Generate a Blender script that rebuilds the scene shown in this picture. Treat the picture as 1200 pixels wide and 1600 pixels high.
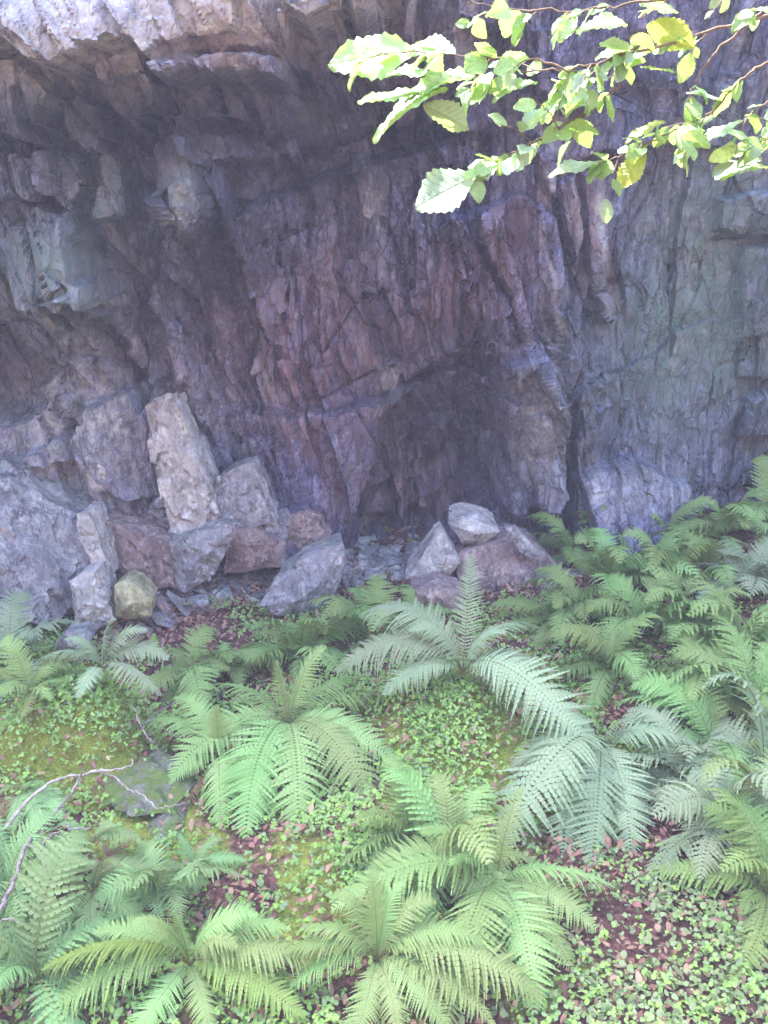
import bpy, bmesh, math, random
import numpy as np
from mathutils import Vector
R = math.radians
random.seed(7); rng = np.random.default_rng(7)
SC = bpy.context.scene
COL = SC.collection
for o in list(bpy.data.objects): bpy.data.objects.remove(o)

# ------------------------------------------------------------------ camera, sky, sun, exposure
CAM = np.array([0.0, 0.0, 3.2]); PITCH = 20.0; F = 1386.0
cd = bpy.data.cameras.new('camera'); cam = bpy.data.objects.new('camera', cd); COL.objects.link(cam)
cam.location = CAM; cam.rotation_euler = (R(90 - PITCH), 0, 0)
cd.sensor_fit = 'VERTICAL'; cd.sensor_height = 36; cd.lens = 36 * F / 1600
cd.clip_start = 0.05; cd.clip_end = 500
SC.camera = cam
SUN_EL, SUN_AZ = 58.0, -42.0          # azimuth from +Y (behind the cliff) towards -X
world = bpy.data.worlds.new('World'); SC.world = world; world.use_nodes = True
nt = world.node_tree; nt.nodes.clear()
sky = nt.nodes.new('ShaderNodeTexSky'); sky.sky_type = 'NISHITA'; sky.sun_disc = False
sky.sun_elevation = R(SUN_EL); sky.sun_rotation = R(SUN_AZ)
sky.air_density = 1.0; sky.dust_density = 2.5; sky.ozone_density = 1.0
bg = nt.nodes.new('ShaderNodeBackground'); bg.inputs['Strength'].default_value = 0.15
wo = nt.nodes.new('ShaderNodeOutputWorld')
nt.links.new(sky.outputs[0], bg.inputs[0]); nt.links.new(bg.outputs[0], wo.inputs[0])
sl = bpy.data.lights.new('sun', 'SUN'); sl.energy = 3.0; sl.angle = R(0.5); sl.color = (1.0, 0.95, 0.86)
sun = bpy.data.objects.new('sun', sl); COL.objects.link(sun)
sd = Vector((math.sin(R(SUN_AZ)) * math.cos(R(SUN_EL)), math.cos(R(SUN_AZ)) * math.cos(R(SUN_EL)), math.sin(R(SUN_EL))))
sun.rotation_euler = sd.to_track_quat('Z', 'Y').to_euler(); sun.location = sd * 30
SC.view_settings.view_transform = 'Standard'; SC.view_settings.look = 'None'
SC.view_settings.gamma = 1.0; SC.view_settings.exposure = 3.75
SC.cycles.use_denoising = True
VEIL_DENSITY = 0.0055

# ------------------------------------------------------------------ pixel helpers (photo pixels -> points of the place)
sp, cp = math.sin(R(PITCH)), math.cos(R(PITCH))
def ray(px, py):
    a = (px - 600.0) / F; b = (800.0 - py) / F
    return np.array([a, cp + b * sp, -sp + b * cp])
def at(px, py, Y):
    d = ray(px, py); return CAM + d * (Y / d[1])
def proj(x, y, z):
    dx = x - CAM[0]; dy = y - CAM[1]; dz = z - CAM[2]
    f = dy * cp - dz * sp; u = dy * sp + dz * cp
    return 600 + F * dx / f, 800 - F * u / f

# ------------------------------------------------------------------ numpy noise
def hsh(i, j, k=0, s=0):
    n = (i.astype(np.int64) * 374761393 + j.astype(np.int64) * 668265263 + np.int64(k) * 2147483647 % 1000003 + np.int64(s) * 1274126177) & 0xffffffff
    n = ((n ^ (n >> 13)) * 1274126177) & 0xffffffff
    n = ((n ^ (n >> 16)) * 2246822519) & 0xffffffff
    return ((n ^ (n >> 15)) & 0xffffff) / float(0x1000000)
def vnoise(x, y, s=0):
    x = np.asarray(x, float); y = np.asarray(y, float)
    i = np.floor(x).astype(np.int64); j = np.floor(y).astype(np.int64); fx = x - i; fy = y - j
    fx = fx * fx * (3 - 2 * fx); fy = fy * fy * (3 - 2 * fy)
    return ((hsh(i, j, 0, s) * (1 - fx) + hsh(i + 1, j, 0, s) * fx) * (1 - fy) + (hsh(i, j + 1, 0, s) * (1 - fx) + hsh(i + 1, j + 1, 0, s) * fx) * fy) * 2 - 1
def fbm(x, y, o=4, s=0):
    t = 0; a = 1.0; x = np.asarray(x, float); y = np.asarray(y, float)
    for k in range(o):
        t = t + a * vnoise(x, y, s + k * 17); x = x * 2.03 + 5.1; y = y * 2.03 + 1.7; a *= 0.5
    return t / 1.9
def worley(u, v, s, tilt=1.0):
    """random plane offset of the nearest jittered cell, and distance to the edge"""
    i0 = np.floor(u).astype(np.int64); j0 = np.floor(v).astype(np.int64)
    best = np.full(u.shape, 1e9); sec = np.full(u.shape, 1e9); val = np.zeros(u.shape)
    for di in (-1, 0, 1):
        for dj in (-1, 0, 1):
            i = i0 + di; j = j0 + dj
            cx = i + hsh(i, j, 0, s) ; cy = j + hsh(i, j, 0, s + 1)
            ex = u - cx; ey = v - cy
            d = np.abs(ex) * 0.8 + np.abs(ey) * 0.8 + 0.5 * np.hypot(ex, ey)
            h = hsh(i, j, 0, s + 2) * 2 - 1 + tilt * ((hsh(i, j, 0, s + 3) * 2 - 1) * ex + (hsh(i, j, 0, s + 4) * 2 - 1) * ey)
            m = d < best
            sec = np.where(m, best, np.minimum(sec, d)); best = np.where(m, d, best); val = np.where(m, h, val)
    return val, sec - best
def sstep(a, b, x):
    t = np.clip((x - a) / (b - a), 0, 1); return t * t * (3 - 2 * t)
def poly_sd(x, z, pts):
    """signed distance to polygon, positive inside"""
    d = np.full(x.shape, 1e9); inside = np.zeros(x.shape, bool); n = len(pts)
    for k in range(n):
        x0, z0 = pts[k]; x1, z1 = pts[(k + 1) % n]
        ex, ez = x1 - x0, z1 - z0
        t = np.clip(((x - x0) * ex + (z - z0) * ez) / (ex * ex + ez * ez + 1e-12), 0, 1)
        d = np.minimum(d, np.hypot(x - x0 - t * ex, z - z0 - t * ez))
        c = ((z0 > z) != (z1 > z)) & (x < (x1 - x0) * (z - z0) / (z1 - z0 + 1e-12) + x0)
        inside ^= c
    return np.where(inside, d, -d)
def line_d(x, z, pts):
    d = np.full(x.shape, 1e9)
    for k in range(len(pts) - 1):
        x0, z0 = pts[k]; x1, z1 = pts[k + 1]; ex, ez = x1 - x0, z1 - z0
        t = np.clip(((x - x0) * ex + (z - z0) * ez) / (ex * ex + ez * ez + 1e-12), 0, 1)
        d = np.minimum(d, np.hypot(x - x0 - t * ex, z - z0 - t * ez))
    return d

# ------------------------------------------------------------------ materials
class NB:
    def __init__(s, name):
        s.m = bpy.data.materials.new(name); s.m.use_nodes = True; s.t = s.m.node_tree; s.t.nodes.clear()
        s.out = s.n('ShaderNodeOutputMaterial')
    def n(s, k, **kw):
        x = s.t.nodes.new(k)
        for a, b in kw.items(): setattr(x, a, b)
        return x
    def l(s, a, b): s.t.links.new(a, b)
    def noise(s, vec, scale, detail=6, rough=0.6):
        x = s.n('ShaderNodeTexNoise'); x.inputs['Scale'].default_value = scale; x.inputs['Detail'].default_value = detail
        x.inputs['Roughness'].default_value = rough
        if vec is not None: s.l(vec, x.inputs['Vector'])
        return x.outputs['Fac']
    def ramp(s, fac, stops):
        x = s.n('ShaderNodeValToRGB'); e = x.color_ramp.elements
        while len(e) < len(stops): e.new(0.5)
        for k, (p, c) in enumerate(stops):
            e[k].position = p; e[k].color = (c, c, c, 1) if isinstance(c, (int, float)) else (*c, 1)
        s.l(fac, x.inputs[0]); return x.outputs[0]
    def mix(s, fac, a, b, mode='MIX'):
        x = s.n('ShaderNodeMix', data_type='RGBA', blend_type=mode)
        for sock, v in ((0, fac), (6, a), (7, b)):
            if isinstance(v, (int, float)): x.inputs[sock].default_value = v
            elif isinstance(v, tuple): x.inputs[sock].default_value = (*v, 1)
            else: s.l(v, x.inputs[sock])
        return x.outputs[2]
    def math(s, op, a, b=0.0):
        x = s.n('ShaderNodeMath', operation=op)
        for k, v in enumerate((a, b)):
            if isinstance(v, (int, float)): x.inputs[k].default_value = v
            else: s.l(v, x.inputs[k])
        return x.outputs[0]
    def attr(s, name):
        x = s.n('ShaderNodeAttribute'); x.attribute_name = name; return x.outputs['Fac']
    def pos(s, rot=(0, 0, 0), scale=(1, 1, 1)):
        c = s.n('ShaderNodeTexCoord'); m = s.n('ShaderNodeMapping'); m.inputs['Rotation'].default_value = rot
        m.inputs['Scale'].default_value = scale; s.l(c.outputs['Object'], m.inputs[0]); return m.outputs[0]
    def bsdf(s, col, rough=0.8, spec=0.3, bump=None, dist=0.02, strength=1.0):
        p = s.n('ShaderNodeBsdfPrincipled')
        if isinstance(col, tuple): p.inputs['Base Color'].default_value = (*col, 1)
        else: s.l(col, p.inputs['Base Color'])
        if isinstance(rough, (int, float)): p.inputs['Roughness'].default_value = rough
        else: s.l(rough, p.inputs['Roughness'])
        p.inputs['Specular IOR Level'].default_value = spec
        if bump is not None:
            b = s.n('ShaderNodeBump'); b.inputs['Distance'].default_value = dist; b.inputs['Strength'].default_value = strength
            s.l(bump, b.inputs['Height']); s.l(b.outputs[0], p.inputs['Normal'])
        return p
    def done(s, p): s.l(p.outputs[0], s.out.inputs[0]); return s.m

def rock_material(name, dark, mid, light, attrs=False, lean=0.22, moss=0.0, seed=0.0):
    b = NB(name)
    st = b.pos((0, lean, 0), (6, 6, 1.3)); iso = b.pos((0.3, 0.2, seed), (1, 1, 1))
    st2 = b.pos((0.1, lean, 0), (20, 20, 8))
    big = b.noise(st, 1.0, 6, 0.65); fine = b.noise(iso, 28, 8, 0.7); med = b.noise(iso, 5, 6, 0.62)
    grain = b.noise(st2, 1.0, 6, 0.7)
    fl = b.noise(b.pos((0.2, lean, 0.1), (15, 15, 6)), 1.0, 8, 0.75); cav = b.noise(b.pos((0.1, lean * 1.2, 0.4), (9, 9, 4)), 1.0, 8, 0.72)
    mx = b.math('ADD', b.math('MULTIPLY', big, 0.5), b.math('MULTIPLY', med, 0.5))
    c = b.ramp(mx, [(0.38, dark), (0.5, mid), (0.62, light)])
    c = b.mix(b.ramp(grain, [(0.46, 0.0), (0.66, 0.6)]), c, light)
    c = b.mix(b.ramp(fl, [(0.52, 0.0), (0.64, 0.85)]), c, tuple(min(.8, q * 1.45) for q in light))
    c = b.mix(b.ramp(cav, [(0.38, 0.95), (0.47, 0.0)]), c, tuple(q * .6 for q in dark))
    c = b.mix(b.ramp(fine, [(0.36, 0.85), (0.48, 0.0)]), c, dark)
    wv = b.n('ShaderNodeVectorMath', operation='ADD'); nz = b.n('ShaderNodeTexNoise'); nz.inputs['Scale'].default_value = 3.0; nz.inputs['Detail'].default_value = 4
    vm = b.pos((0.05, lean, 0.2), (6.5, 6.5, 2.6) if attrs else (4.2, 9, 3.1)); b.l(vm, nz.inputs['Vector']); b.l(vm, wv.inputs[0]); sc_ = b.n('ShaderNodeVectorMath', operation='SCALE'); sc_.inputs['Scale'].default_value = .55
    b.l(nz.outputs['Color'], sc_.inputs[0]); b.l(sc_.outputs[0], wv.inputs[1])
    vo = b.n('ShaderNodeTexVoronoi', feature='DISTANCE_TO_EDGE'); vo.inputs['Scale'].default_value = 1.0; b.l(wv.outputs[0], vo.inputs['Vector'])
    crk = b.ramp(vo.outputs[0], [(0.0, 0.0), (0.05, 1.0)]); vc = b.n('ShaderNodeTexVoronoi', feature='F1'); b.l(wv.outputs[0], vc.inputs['Vector']); vc.inputs['Scale'].default_value = 1.0
    sxc = b.n('ShaderNodeSeparateXYZ'); b.l(vc.outputs['Color'], sxc.inputs[0])
    c = b.mix(b.math('MULTIPLY', sxc.outputs[0], .45), c, b.mix(sxc.outputs[1], dark, light))
    c = b.mix(b.math('MULTIPLY', b.math('SUBTRACT', 1.0, crk), .7 if attrs else .22), c, tuple(q * .5 for q in dark))
    sp_ = b.noise(b.pos((0, 0, seed + 1), (1, 1, 1)), 60, 3, 0.5)
    c = b.mix(b.ramp(sp_, [(0.66, 0.0), (0.74, 0.7)]), c, (0.62, 0.62, 0.62))       # lichen specks
    if attrs:
        rust = b.math('MULTIPLY', b.attr('rust'), b.ramp(b.noise(st2, 0.7, 5, 0.7), [(0.36, 0.1), (0.6, 1.0)]))
        c = b.mix(rust, c, (0.27, 0.135, 0.12))
        pale = b.math('MULTIPLY', b.attr('pale'), b.ramp(b.noise(iso, 11, 8, 0.72), [(0.32, 0.1), (0.62, 1.0)]))
        c = b.mix(pale, c, (0.60, 0.60, 0.60))
        grn = b.math('MULTIPLY', b.attr('algae'), b.ramp(b.noise(st, 1.7, 6, 0.7), [(0.3, 0.25), (0.6, 1.0)]))
        c = b.mix(grn, c, (0.115, 0.19, 0.175))
        shade_mix = b.math('MULTIPLY', b.attr('damp'), 0.85)
        c = b.mix(shade_mix, c, (0.035, 0.032, 0.045))
    if moss > 0:
        g = b.n('ShaderNodeNewGeometry'); sx = b.n('ShaderNodeSeparateXYZ'); b.l(g.outputs['Normal'], sx.inputs[0])
        up = b.math('MULTIPLY', b.ramp(sx.outputs[2], [(0.35, 0.0), (0.8, 1.0)]), b.ramp(b.noise(iso, 6, 6), [(0.42, 0.0), (0.55, moss)]))
        c = b.mix(up, c, (0.10, 0.15, 0.03))
    h = b.math('ADD', b.math('MULTIPLY', grain, 0.55), b.math('MULTIPLY', fine, 0.6))
    h = b.math('ADD', h, b.math('MULTIPLY', med, 0.8)); h = b.math('ADD', h, b.math('MULTIPLY', b.math('ADD', fl, cav), 0.8)); h = b.math('ADD', h, b.math('MULTIPLY', crk, 0.5 if attrs else .15))
    p = b.bsdf(c, b.ramp(fine, [(0.3, 0.45), (0.7, 0.8)]), 0.4, h, 0.03, 0.8)
    return b.done(p)

M = {}
M['cliff'] = rock_material('cliff_slate', (0.020, 0.019, 0.066), (0.064, 0.062, 0.150), (0.245, 0.25, 0.40), attrs=True)
M['rock_grey'] = rock_material('boulder_grey', (0.10, 0.095, 0.13), (0.23, 0.225, 0.27), (0.45, 0.44, 0.48), lean=0.7, moss=0.25, seed=2)
M['rock_pale'] = rock_material('boulder_pale', (0.17, 0.155, 0.17), (0.36, 0.34, 0.36), (0.58, 0.56, 0.56), lean=1.0, seed=3)
M['rock_brown'] = rock_material('boulder_brown', (0.10, 0.07, 0.085), (0.23, 0.165, 0.175), (0.42, 0.33, 0.32), lean=1.2, seed=4)
M['rock_yellow'] = rock_material('boulder_yellow', (0.17, 0.16, 0.09), (0.33, 0.31, 0.18), (0.48, 0.45, 0.29), lean=0.3, seed=5)
M['rock_moss'] = rock_material('boulder_mossy', (0.07, 0.065, 0.065), (0.16, 0.145, 0.14), (0.30, 0.27, 0.26), lean=0.9, moss=1.0, seed=6)

def leaf_material(name, c1, c2, trans=0.35, rough=0.55, scale=3.0, spec=0.3, vein=None, hue=0.05):
    b = NB(name)
    oi = b.n('ShaderNodeObjectInfo')
    n = b.noise(b.pos(), scale, 4, 0.6)
    c = b.mix(b.ramp(n, [(0.36, 0.0), (0.64, 1.0)]), c1, c2)
    rv = b.math('ADD', b.math('MULTIPLY', oi.outputs['Random'], 0.36), 0.82)
    hs = b.n('ShaderNodeHueSaturation'); hs.inputs['Hue'].default_value = 0.5
    b.l(c, hs.inputs['Color']); b.l(rv, hs.inputs['Value'])
    b.l(b.math('ADD', b.math('MULTIPLY', oi.outputs['Random'], hue), 0.5 - hue / 2), hs.inputs['Hue'])
    c = hs.outputs[0]
    if vein:
        at_ = b.attr('tone'); c = b.mix(at_, c, vein)
    p = b.bsdf(c, rough, spec); tr = b.n('ShaderNodeBsdfTranslucent'); b.l(c, tr.inputs[0])
    mx = b.n('ShaderNodeMixShader'); mx.inputs[0].default_value = trans
    b.l(p.outputs[0], mx.inputs[1]); b.l(tr.outputs[0], mx.inputs[2]); b.l(mx.outputs[0], b.out.inputs[0])
    return b.m
M['fern_light'] = leaf_material('fern_light', (0.23, 0.37, 0.12), (0.33, 0.47, 0.18))
M['fern_grey'] = leaf_material('fern_greygreen', (0.25, 0.34, 0.20), (0.35, 0.43, 0.27))
M['fern_olive'] = leaf_material('fern_olive', (0.19, 0.30, 0.09), (0.29, 0.40, 0.14))
M['fern_lime'] = leaf_material('fern_lime', (0.20, 0.36, 0.08), (0.28, 0.44, 0.12))
M['fern_blue'] = leaf_material('fern_bluegreen', (0.18, 0.30, 0.115), (0.27, 0.41, 0.17))
M['fern_dead'] = leaf_material('fern_dead', (0.16, 0.085, 0.045), (0.27, 0.17, 0.09), 0.2)
M['rachis'] = leaf_material('fern_stalk', (0.13, 0.14, 0.05), (0.20, 0.20, 0.08), 0.0)
M['clover'] = leaf_material('clover_leaf', (0.20, 0.36, 0.06), (0.36, 0.54, 0.12), 0.3, scale=1.3, vein=(0.24, 0.34, 0.20))
M['ivy'] = leaf_material('round_leaf', (0.17, 0.25, 0.095), (0.27, 0.35, 0.15), 0.25, scale=1.5, vein=(0.28, 0.33, 0.20))
M['litter'] = leaf_material('fallen_leaf', (0.15, 0.06, 0.05), (0.33, 0.16, 0.12), 0.1, scale=9, vein=(0.42, 0.30, 0.20))
def tree_leaf(name, base, veinc, thru):
    b = NB(name); tc = b.n('ShaderNodeTexCoord'); sx = b.n('ShaderNodeSeparateXYZ'); b.l(tc.outputs['Object'], sx.inputs[0])
    ay = b.math('ABSOLUTE', sx.outputs[1]); rib = b.math('SINE', b.math('MULTIPLY', b.math('SUBTRACT', sx.outputs[0], b.math('MULTIPLY', ay, .8)), 58.0))
    vein = b.math('MAXIMUM', b.ramp(rib, [(0.80, 0.0), (0.98, .8)]), b.ramp(ay, [(0.008, 1.0), (0.022, 0.0)]))
    oi = b.n('ShaderNodeObjectInfo'); n = b.noise(tc.outputs['Object'], 7, 5, .7)
    c = b.mix(b.ramp(n, [(0.35, 0.0), (0.65, 1.0)]), base, tuple(q * 1.5 for q in base)); c = b.mix(b.ramp(b.noise(tc.outputs['Object'], 16, 3), [(.70, 0), (.74, .8)]), c, (.22, .13, .05))
    c = b.mix(b.math('MULTIPLY', vein, .6), c, veinc)
    hs = b.n('ShaderNodeHueSaturation'); b.l(c, hs.inputs['Color']); b.l(b.math('ADD', b.math('MULTIPLY', oi.outputs['Random'], .5), .75), hs.inputs['Value'])
    p = b.bsdf(hs.outputs[0], 0.38, .5, b.math('SUBTRACT', 1.0, vein), .02, .5); tr = b.n('ShaderNodeBsdfTranslucent'); tr.inputs[0].default_value = (*thru, 1)
    tm = b.mix(b.math('MULTIPLY', vein, .5), thru, tuple(q * .5 for q in thru)); b.l(tm, tr.inputs[0])
    mx = b.n('ShaderNodeMixShader'); mx.inputs[0].default_value = .45
    b.l(p.outputs[0], mx.inputs[1]); b.l(tr.outputs[0], mx.inputs[2]); b.l(mx.outputs[0], b.out.inputs[0]); return b.m
M['hazel'] = tree_leaf('tree_leaf', (.24, .38, .15), (.48, .58, .34), (.30, .44, .10))
M['hazel_pale'] = tree_leaf('tree_leaf_pale', (.34, .48, .33), (.55, .64, .48), (.28, .42, .12))
M['hazel_yellow'] = tree_leaf('tree_leaf_yellow', (.30, .36, .06), (.45, .48, .2), (.36, .45, .08))
def bark(name, a, c, sc=30):
    b = NB(name); n = b.noise(b.pos((0, 0, 0), (1, 1, 1)), sc, 6, 0.7); f = b.noise(b.pos(), sc * 5, 4, 0.7)
    return b.done(b.bsdf(b.mix(b.ramp(n, [(0.38, 0.0), (0.62, 1.0)]), a, c), 0.8, 0.2, b.math('ADD', n, b.math('MULTIPLY', f, 0.5)), 0.004))
M['dead_wood'] = bark('dead_wood', (0.20, 0.16, 0.14), (0.46, 0.40, 0.37))
M['dark_wood'] = bark('damp_wood', (0.13, 0.10, 0.10), (0.34, 0.29, 0.29))
M['bark'] = bark('bark', (0.12, 0.085, 0.06), (0.22, 0.16, 0.12))
def ground_material():
    b = NB('forest_floor'); iso = b.pos()
    n1 = b.noise(iso, 3.2, 8, 0.7); n2 = b.noise(iso, 26, 8, 0.75); n3 = b.noise(iso, 90, 5, 0.7)
    soil = b.ramp(n2, [(0.32, (0.045, 0.022, 0.024)), (0.5, (0.14, 0.064, 0.058)), (0.66, (0.29, 0.16, 0.13))])
    mossc = b.ramp(b.math('ADD', b.math('MULTIPLY', n2, 0.5), b.math('MULTIPLY', n3, 0.5)), [(0.36, (0.09, 0.10, 0.02)), (0.5, (0.23, 0.27, 0.05)), (0.62, (0.37, 0.43, 0.09))])
    mk = b.math('ADD', b.attr('moss'), b.math('MULTIPLY', b.math('SUBTRACT', n1, 0.5), 1.6))
    c = b.mix(b.ramp(mk, [(0.42, 0.0), (0.60, 1.0)]), soil, mossc)
    h = b.math('ADD', b.math('MULTIPLY', n2, 1.0), b.math('MULTIPLY', n3, 0.4))
    return b.done(b.bsdf(c, 0.95, 0.1, h, 0.03))
M['ground'] = ground_material()

# ------------------------------------------------------------------ object helpers
def mesh_np(name, V, Fc, mats, mat_idx=None, smooth=False, attrs=None):
    """V (n,3); Fc list of (m,k) int arrays with k verts per face"""
    me = bpy.data.meshes.new(name)
    V = np.ascontiguousarray(V, dtype=np.float32)
    if not isinstance(Fc, (list, tuple)): Fc = [Fc]
    loops = np.concatenate([f.ravel() for f in Fc]).astype(np.int32)
    tot = np.concatenate([np.full(len(f), f.shape[1], np.int32) for f in Fc])
    start = np.concatenate([[0], np.cumsum(tot)[:-1]]).astype(np.int32)
    me.vertices.add(len(V)); me.vertices.foreach_set('co', V.ravel())
    me.loops.add(len(loops)); me.loops.foreach_set('vertex_index', loops)
    me.polygons.add(len(tot)); me.polygons.foreach_set('loop_start', start); me.polygons.foreach_set('loop_total', tot)
    if mat_idx is not None: me.polygons.foreach_set('material_index', np.asarray(mat_idx, np.int32))
    me.polygons.foreach_set('use_smooth', np.full(len(tot), smooth, bool))
    for m in mats: me.materials.append(m)
    if attrs:
        for k, v in attrs.items():
            a = me.attributes.new(k, 'FLOAT', 'POINT'); a.data.foreach_set('value', np.ascontiguousarray(v, np.float32).ravel())
    me.update(calc_edges=True)
    return me
def link(name, me, parent=None, loc=None):
    o = bpy.data.objects.new(name, me); COL.objects.link(o)
    if loc is not None: o.location = loc
    if parent is not None: o.parent = parent
    return o
def tag(o, label, cat, group=None, kind=None):
    if label: o['label'] = label
    if cat: o['category'] = cat
    if group: o['group'] = group
    if kind: o['kind'] = kind
    return o
def grid_faces(nu, nv):
    i = np.arange(nu * nv).reshape(nv, nu)
    return np.stack([i[:-1, :-1], i[:-1, 1:], i[1:, 1:], i[1:, :-1]], -1).reshape(-1, 4)
def tube(pts, rad, k=6):
    pts = np.asarray(pts, float); n = len(pts); T = np.gradient(pts, axis=0); T /= np.linalg.norm(T, axis=1)[:, None] + 1e-9
    ref = np.array([0.31, 0.17, 0.93]); A = np.cross(T, ref); A /= np.linalg.norm(A, axis=1)[:, None] + 1e-9; B = np.cross(T, A)
    an = np.arange(k) * 2 * math.pi / k; rad = np.broadcast_to(rad, (n,))
    V = pts[:, None] + rad[:, None, None] * (A[:, None] * np.cos(an)[None, :, None] + B[:, None] * np.sin(an)[None, :, None])
    i = np.arange(n * k).reshape(n, k)
    Fq = np.stack([i[:-1], np.roll(i[:-1], -1, 1), np.roll(i[1:], -1, 1), i[1:]], -1).reshape(-1, 4)
    return V.reshape(-1, 3), Fq
def smooth_line(pts, m=8, jit=0.0):
    pts = np.asarray(pts, float); out = []
    P = np.vstack([2 * pts[0] - pts[1], pts, 2 * pts[-1] - pts[-2]])
    for k in range(1, len(P) - 2):
        for t in np.linspace(0, 1, m, endpoint=False):
            a, b_, c, d = P[k - 1], P[k], P[k + 1], P[k + 2]
            out.append(0.5 * ((2 * b_) + (c - a) * t + (2 * a - 5 * b_ + 4 * c - d) * t * t + (3 * b_ - a - 3 * c + d) * t ** 3))
    out.append(P[-2]); out = np.array(out)
    if jit: out[1:-1] += rng.normal(0, jit, out[1:-1].shape)
    return out

# ------------------------------------------------------------------ ground
def gh(x, y):
    x = np.asarray(x, float); y = np.asarray(y, float)
    h = 0.20 * sstep(0.6, 3.2, x) * sstep(3.0, 7.5, y) + 0.10 * sstep(1.0, 4.0, x)
    h = h + 0.30 * np.exp(-(((x - 0.45) / 0.55) ** 2 + ((y - 4.75) / 0.5) ** 2))       # mossy hump in the middle
    h = h + 0.42 * np.exp(-(((x + 1.85) / 0.38) ** 4 + ((y - 4.55) / 0.36) ** 4))      # mossy hump left
    h = h + 0.12 * np.exp(-(((x + 2.8) / 0.6) ** 2 + ((y - 5.3) / 0.6) ** 2))
    h = h + 0.16 * np.exp(-(((x + 0.25) / 0.5) ** 2 + ((y - 3.6) / 0.4) ** 2))
    h = h + 0.10 * fbm(x * 0.7, y * 0.7, 3, 5) + 0.03 * fbm(x * 3, y * 3, 3, 9)
    return h
def pg(px, py):
    d = ray(px, py); lo, hi = 0.5, 40.0
    t = np.linspace(0.8, 14, 400); P = CAM + d * t[:, None]; g = P[:, 2] - gh(P[:, 0], P[:, 1]); k = int(np.argmax(g < 0))
    if g[k] >= 0: k = 399
    return P[k]
def axis(a, b, c, d, fine, coarse):
    return np.concatenate([np.arange(a, b, coarse), np.arange(b, c, fine), np.arange(c, d + coarse, coarse)])
def mossmask(x, y):
    px, py = proj(x, y, gh(x, y))
    m = 0.40 + 0 * x
    for cx, cy, rx, ry, a in ((700, 1150, 120, 75, .55), (110, 1140, 110, 70, 1.0), (520, 1370, 110, 60, .45), (700, 1230, 110, 60, .3), (60, 1000, 90, 40, .4), (980, 1080, 90, 50, .35),
                              (250, 1300, 120, 60, .3), (370, 1460, 60, 30, .4), (330, 1530, 90, 60, .2), (240, 1000, 110, 40, -.6), (330, 1400, 100, 30, -.4), (1040, 1290, 100, 40, -.6), (560, 1210, 60, 50, -.3),
                              (980, 1120, 40, 25, -.5), (500, 900, 400, 40, -.5), (1000, 1420, 120, 60, -.2), (650, 940, 60, 20, -.5)):
        m = m + a * np.exp(-(((px - cx) / rx) ** 2 + ((py - cy) / ry) ** 2))
    return m
xs = axis(-40, -4.5, 4.5, 40, 0.03, 1.5); ys = axis(-40, 1.0, 9.5, 40, 0.03, 1.5)
X, Y = np.meshgrid(xs, ys); Z = gh(X, Y) + 0.012 * fbm(X * 9, Y * 9, 3, 3)
far = np.maximum(np.abs(X) - 4.5, 0); Z = Z + 0.9 * np.clip(far - 1, 0, 7) + 1.0 * np.clip(-3.0 - Y, 0, 12)  # unseen banks behind camera and at the sides, added to cut low sky light
g = link('ground', mesh_np('ground', np.stack([X, Y, Z], -1).reshape(-1, 3), grid_faces(len(xs), len(ys)), [M['ground']], smooth=True, attrs={'moss': mossmask(X, Y)}))
tag(g, None, None, kind='structure')

# ------------------------------------------------------------------ cliff
CP = [(-300, 980, 6.1), (0, 960, 6.5), (200, 930, 6.8), (450, 880, 7.4), (600, 850, 7.9), (750, 810, 8.1), (900, 800, 8.0), (1100, 790, 8.1), (1250, 780, 8.1), (1600, 780, 7.8),
      (-300, 700, 6.1), (0, 700, 6.6), (100, 650, 6.9), (200, 650, 7.1), (400, 650, 7.5), (560, 650, 7.6), (700, 700, 8.15), (830, 600, 7.6), (1000, 620, 7.95), (1200, 600, 7.9), (1600, 600, 7.6),
      (-300, 430, 5.9), (0, 420, 6.35), (110, 470, 6.45), (200, 500, 7.0), (400, 440, 7.3), (600, 420, 7.4), (760, 420, 7.5), (850, 420, 7.35), (1000, 400, 7.7), (1200, 400, 7.6), (1600, 400, 7.3),
      (-300, 250, 5.6), (0, 260, 6.1), (150, 300, 6.4), (280, 300, 6.45), (450, 280, 7.15), (600, 250, 7.3), (800, 230, 7.3), (1000, 250, 7.45), (1200, 250, 7.35), (1600, 250, 7.1),
      (-300, 130, 5.3), (0, 150, 6.0), (200, 190, 6.25), (400, 160, 6.7), (550, 140, 7.1), (800, 130, 7.2), (1000, 130, 7.3), (1200, 130, 7.2),
      (-300, 60, 5.3), (0, 80, 5.85), (200, 90, 6.0), (400, 90, 6.3), (540, 50, 6.6), (700, 40, 6.85), (900, 40, 7.1), (1200, 40, 7.1),
      (-300, -60, 5.35), (0, -40, 6.0), (200, -30, 6.1), (430, -30, 6.2), (620, -60, 6.4), (900, -60, 6.9), (1300, -60, 7.0), (-300, -200, 5.9), (0, -200, 6.3), (300, -200, 6.4), (700, -200, 6.8), (1200, -200, 7.1)]
cpw = np.array([list(at(*c)) for c in CP])
ext = []
for x in (-5, -2.5, 0, 2.5, 5):
    ext += [(x, 6.7, 6.6), (x, 6.9, 8.0), (x, 7.0, 10.0), (x, 7.1, 11.5)]
for z in (-0.5, 2, 4): ext += [(-9, 5.4, z), (9, 7.0, z)]
cpw = np.vstack([cpw, np.array(ext)])
A = cpw[:, [0, 2]]; n = len(A)
def tps(r2): return 0.5 * r2 * np.log(r2 + 1e-9)
K = tps(((A[:, None] - A[None]) ** 2).sum(-1)) + np.eye(n) * 0.02
Pm = np.hstack([np.ones((n, 1)), A]); S = np.block([[K, Pm], [Pm.T, np.zeros((3, 3))]])
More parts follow.
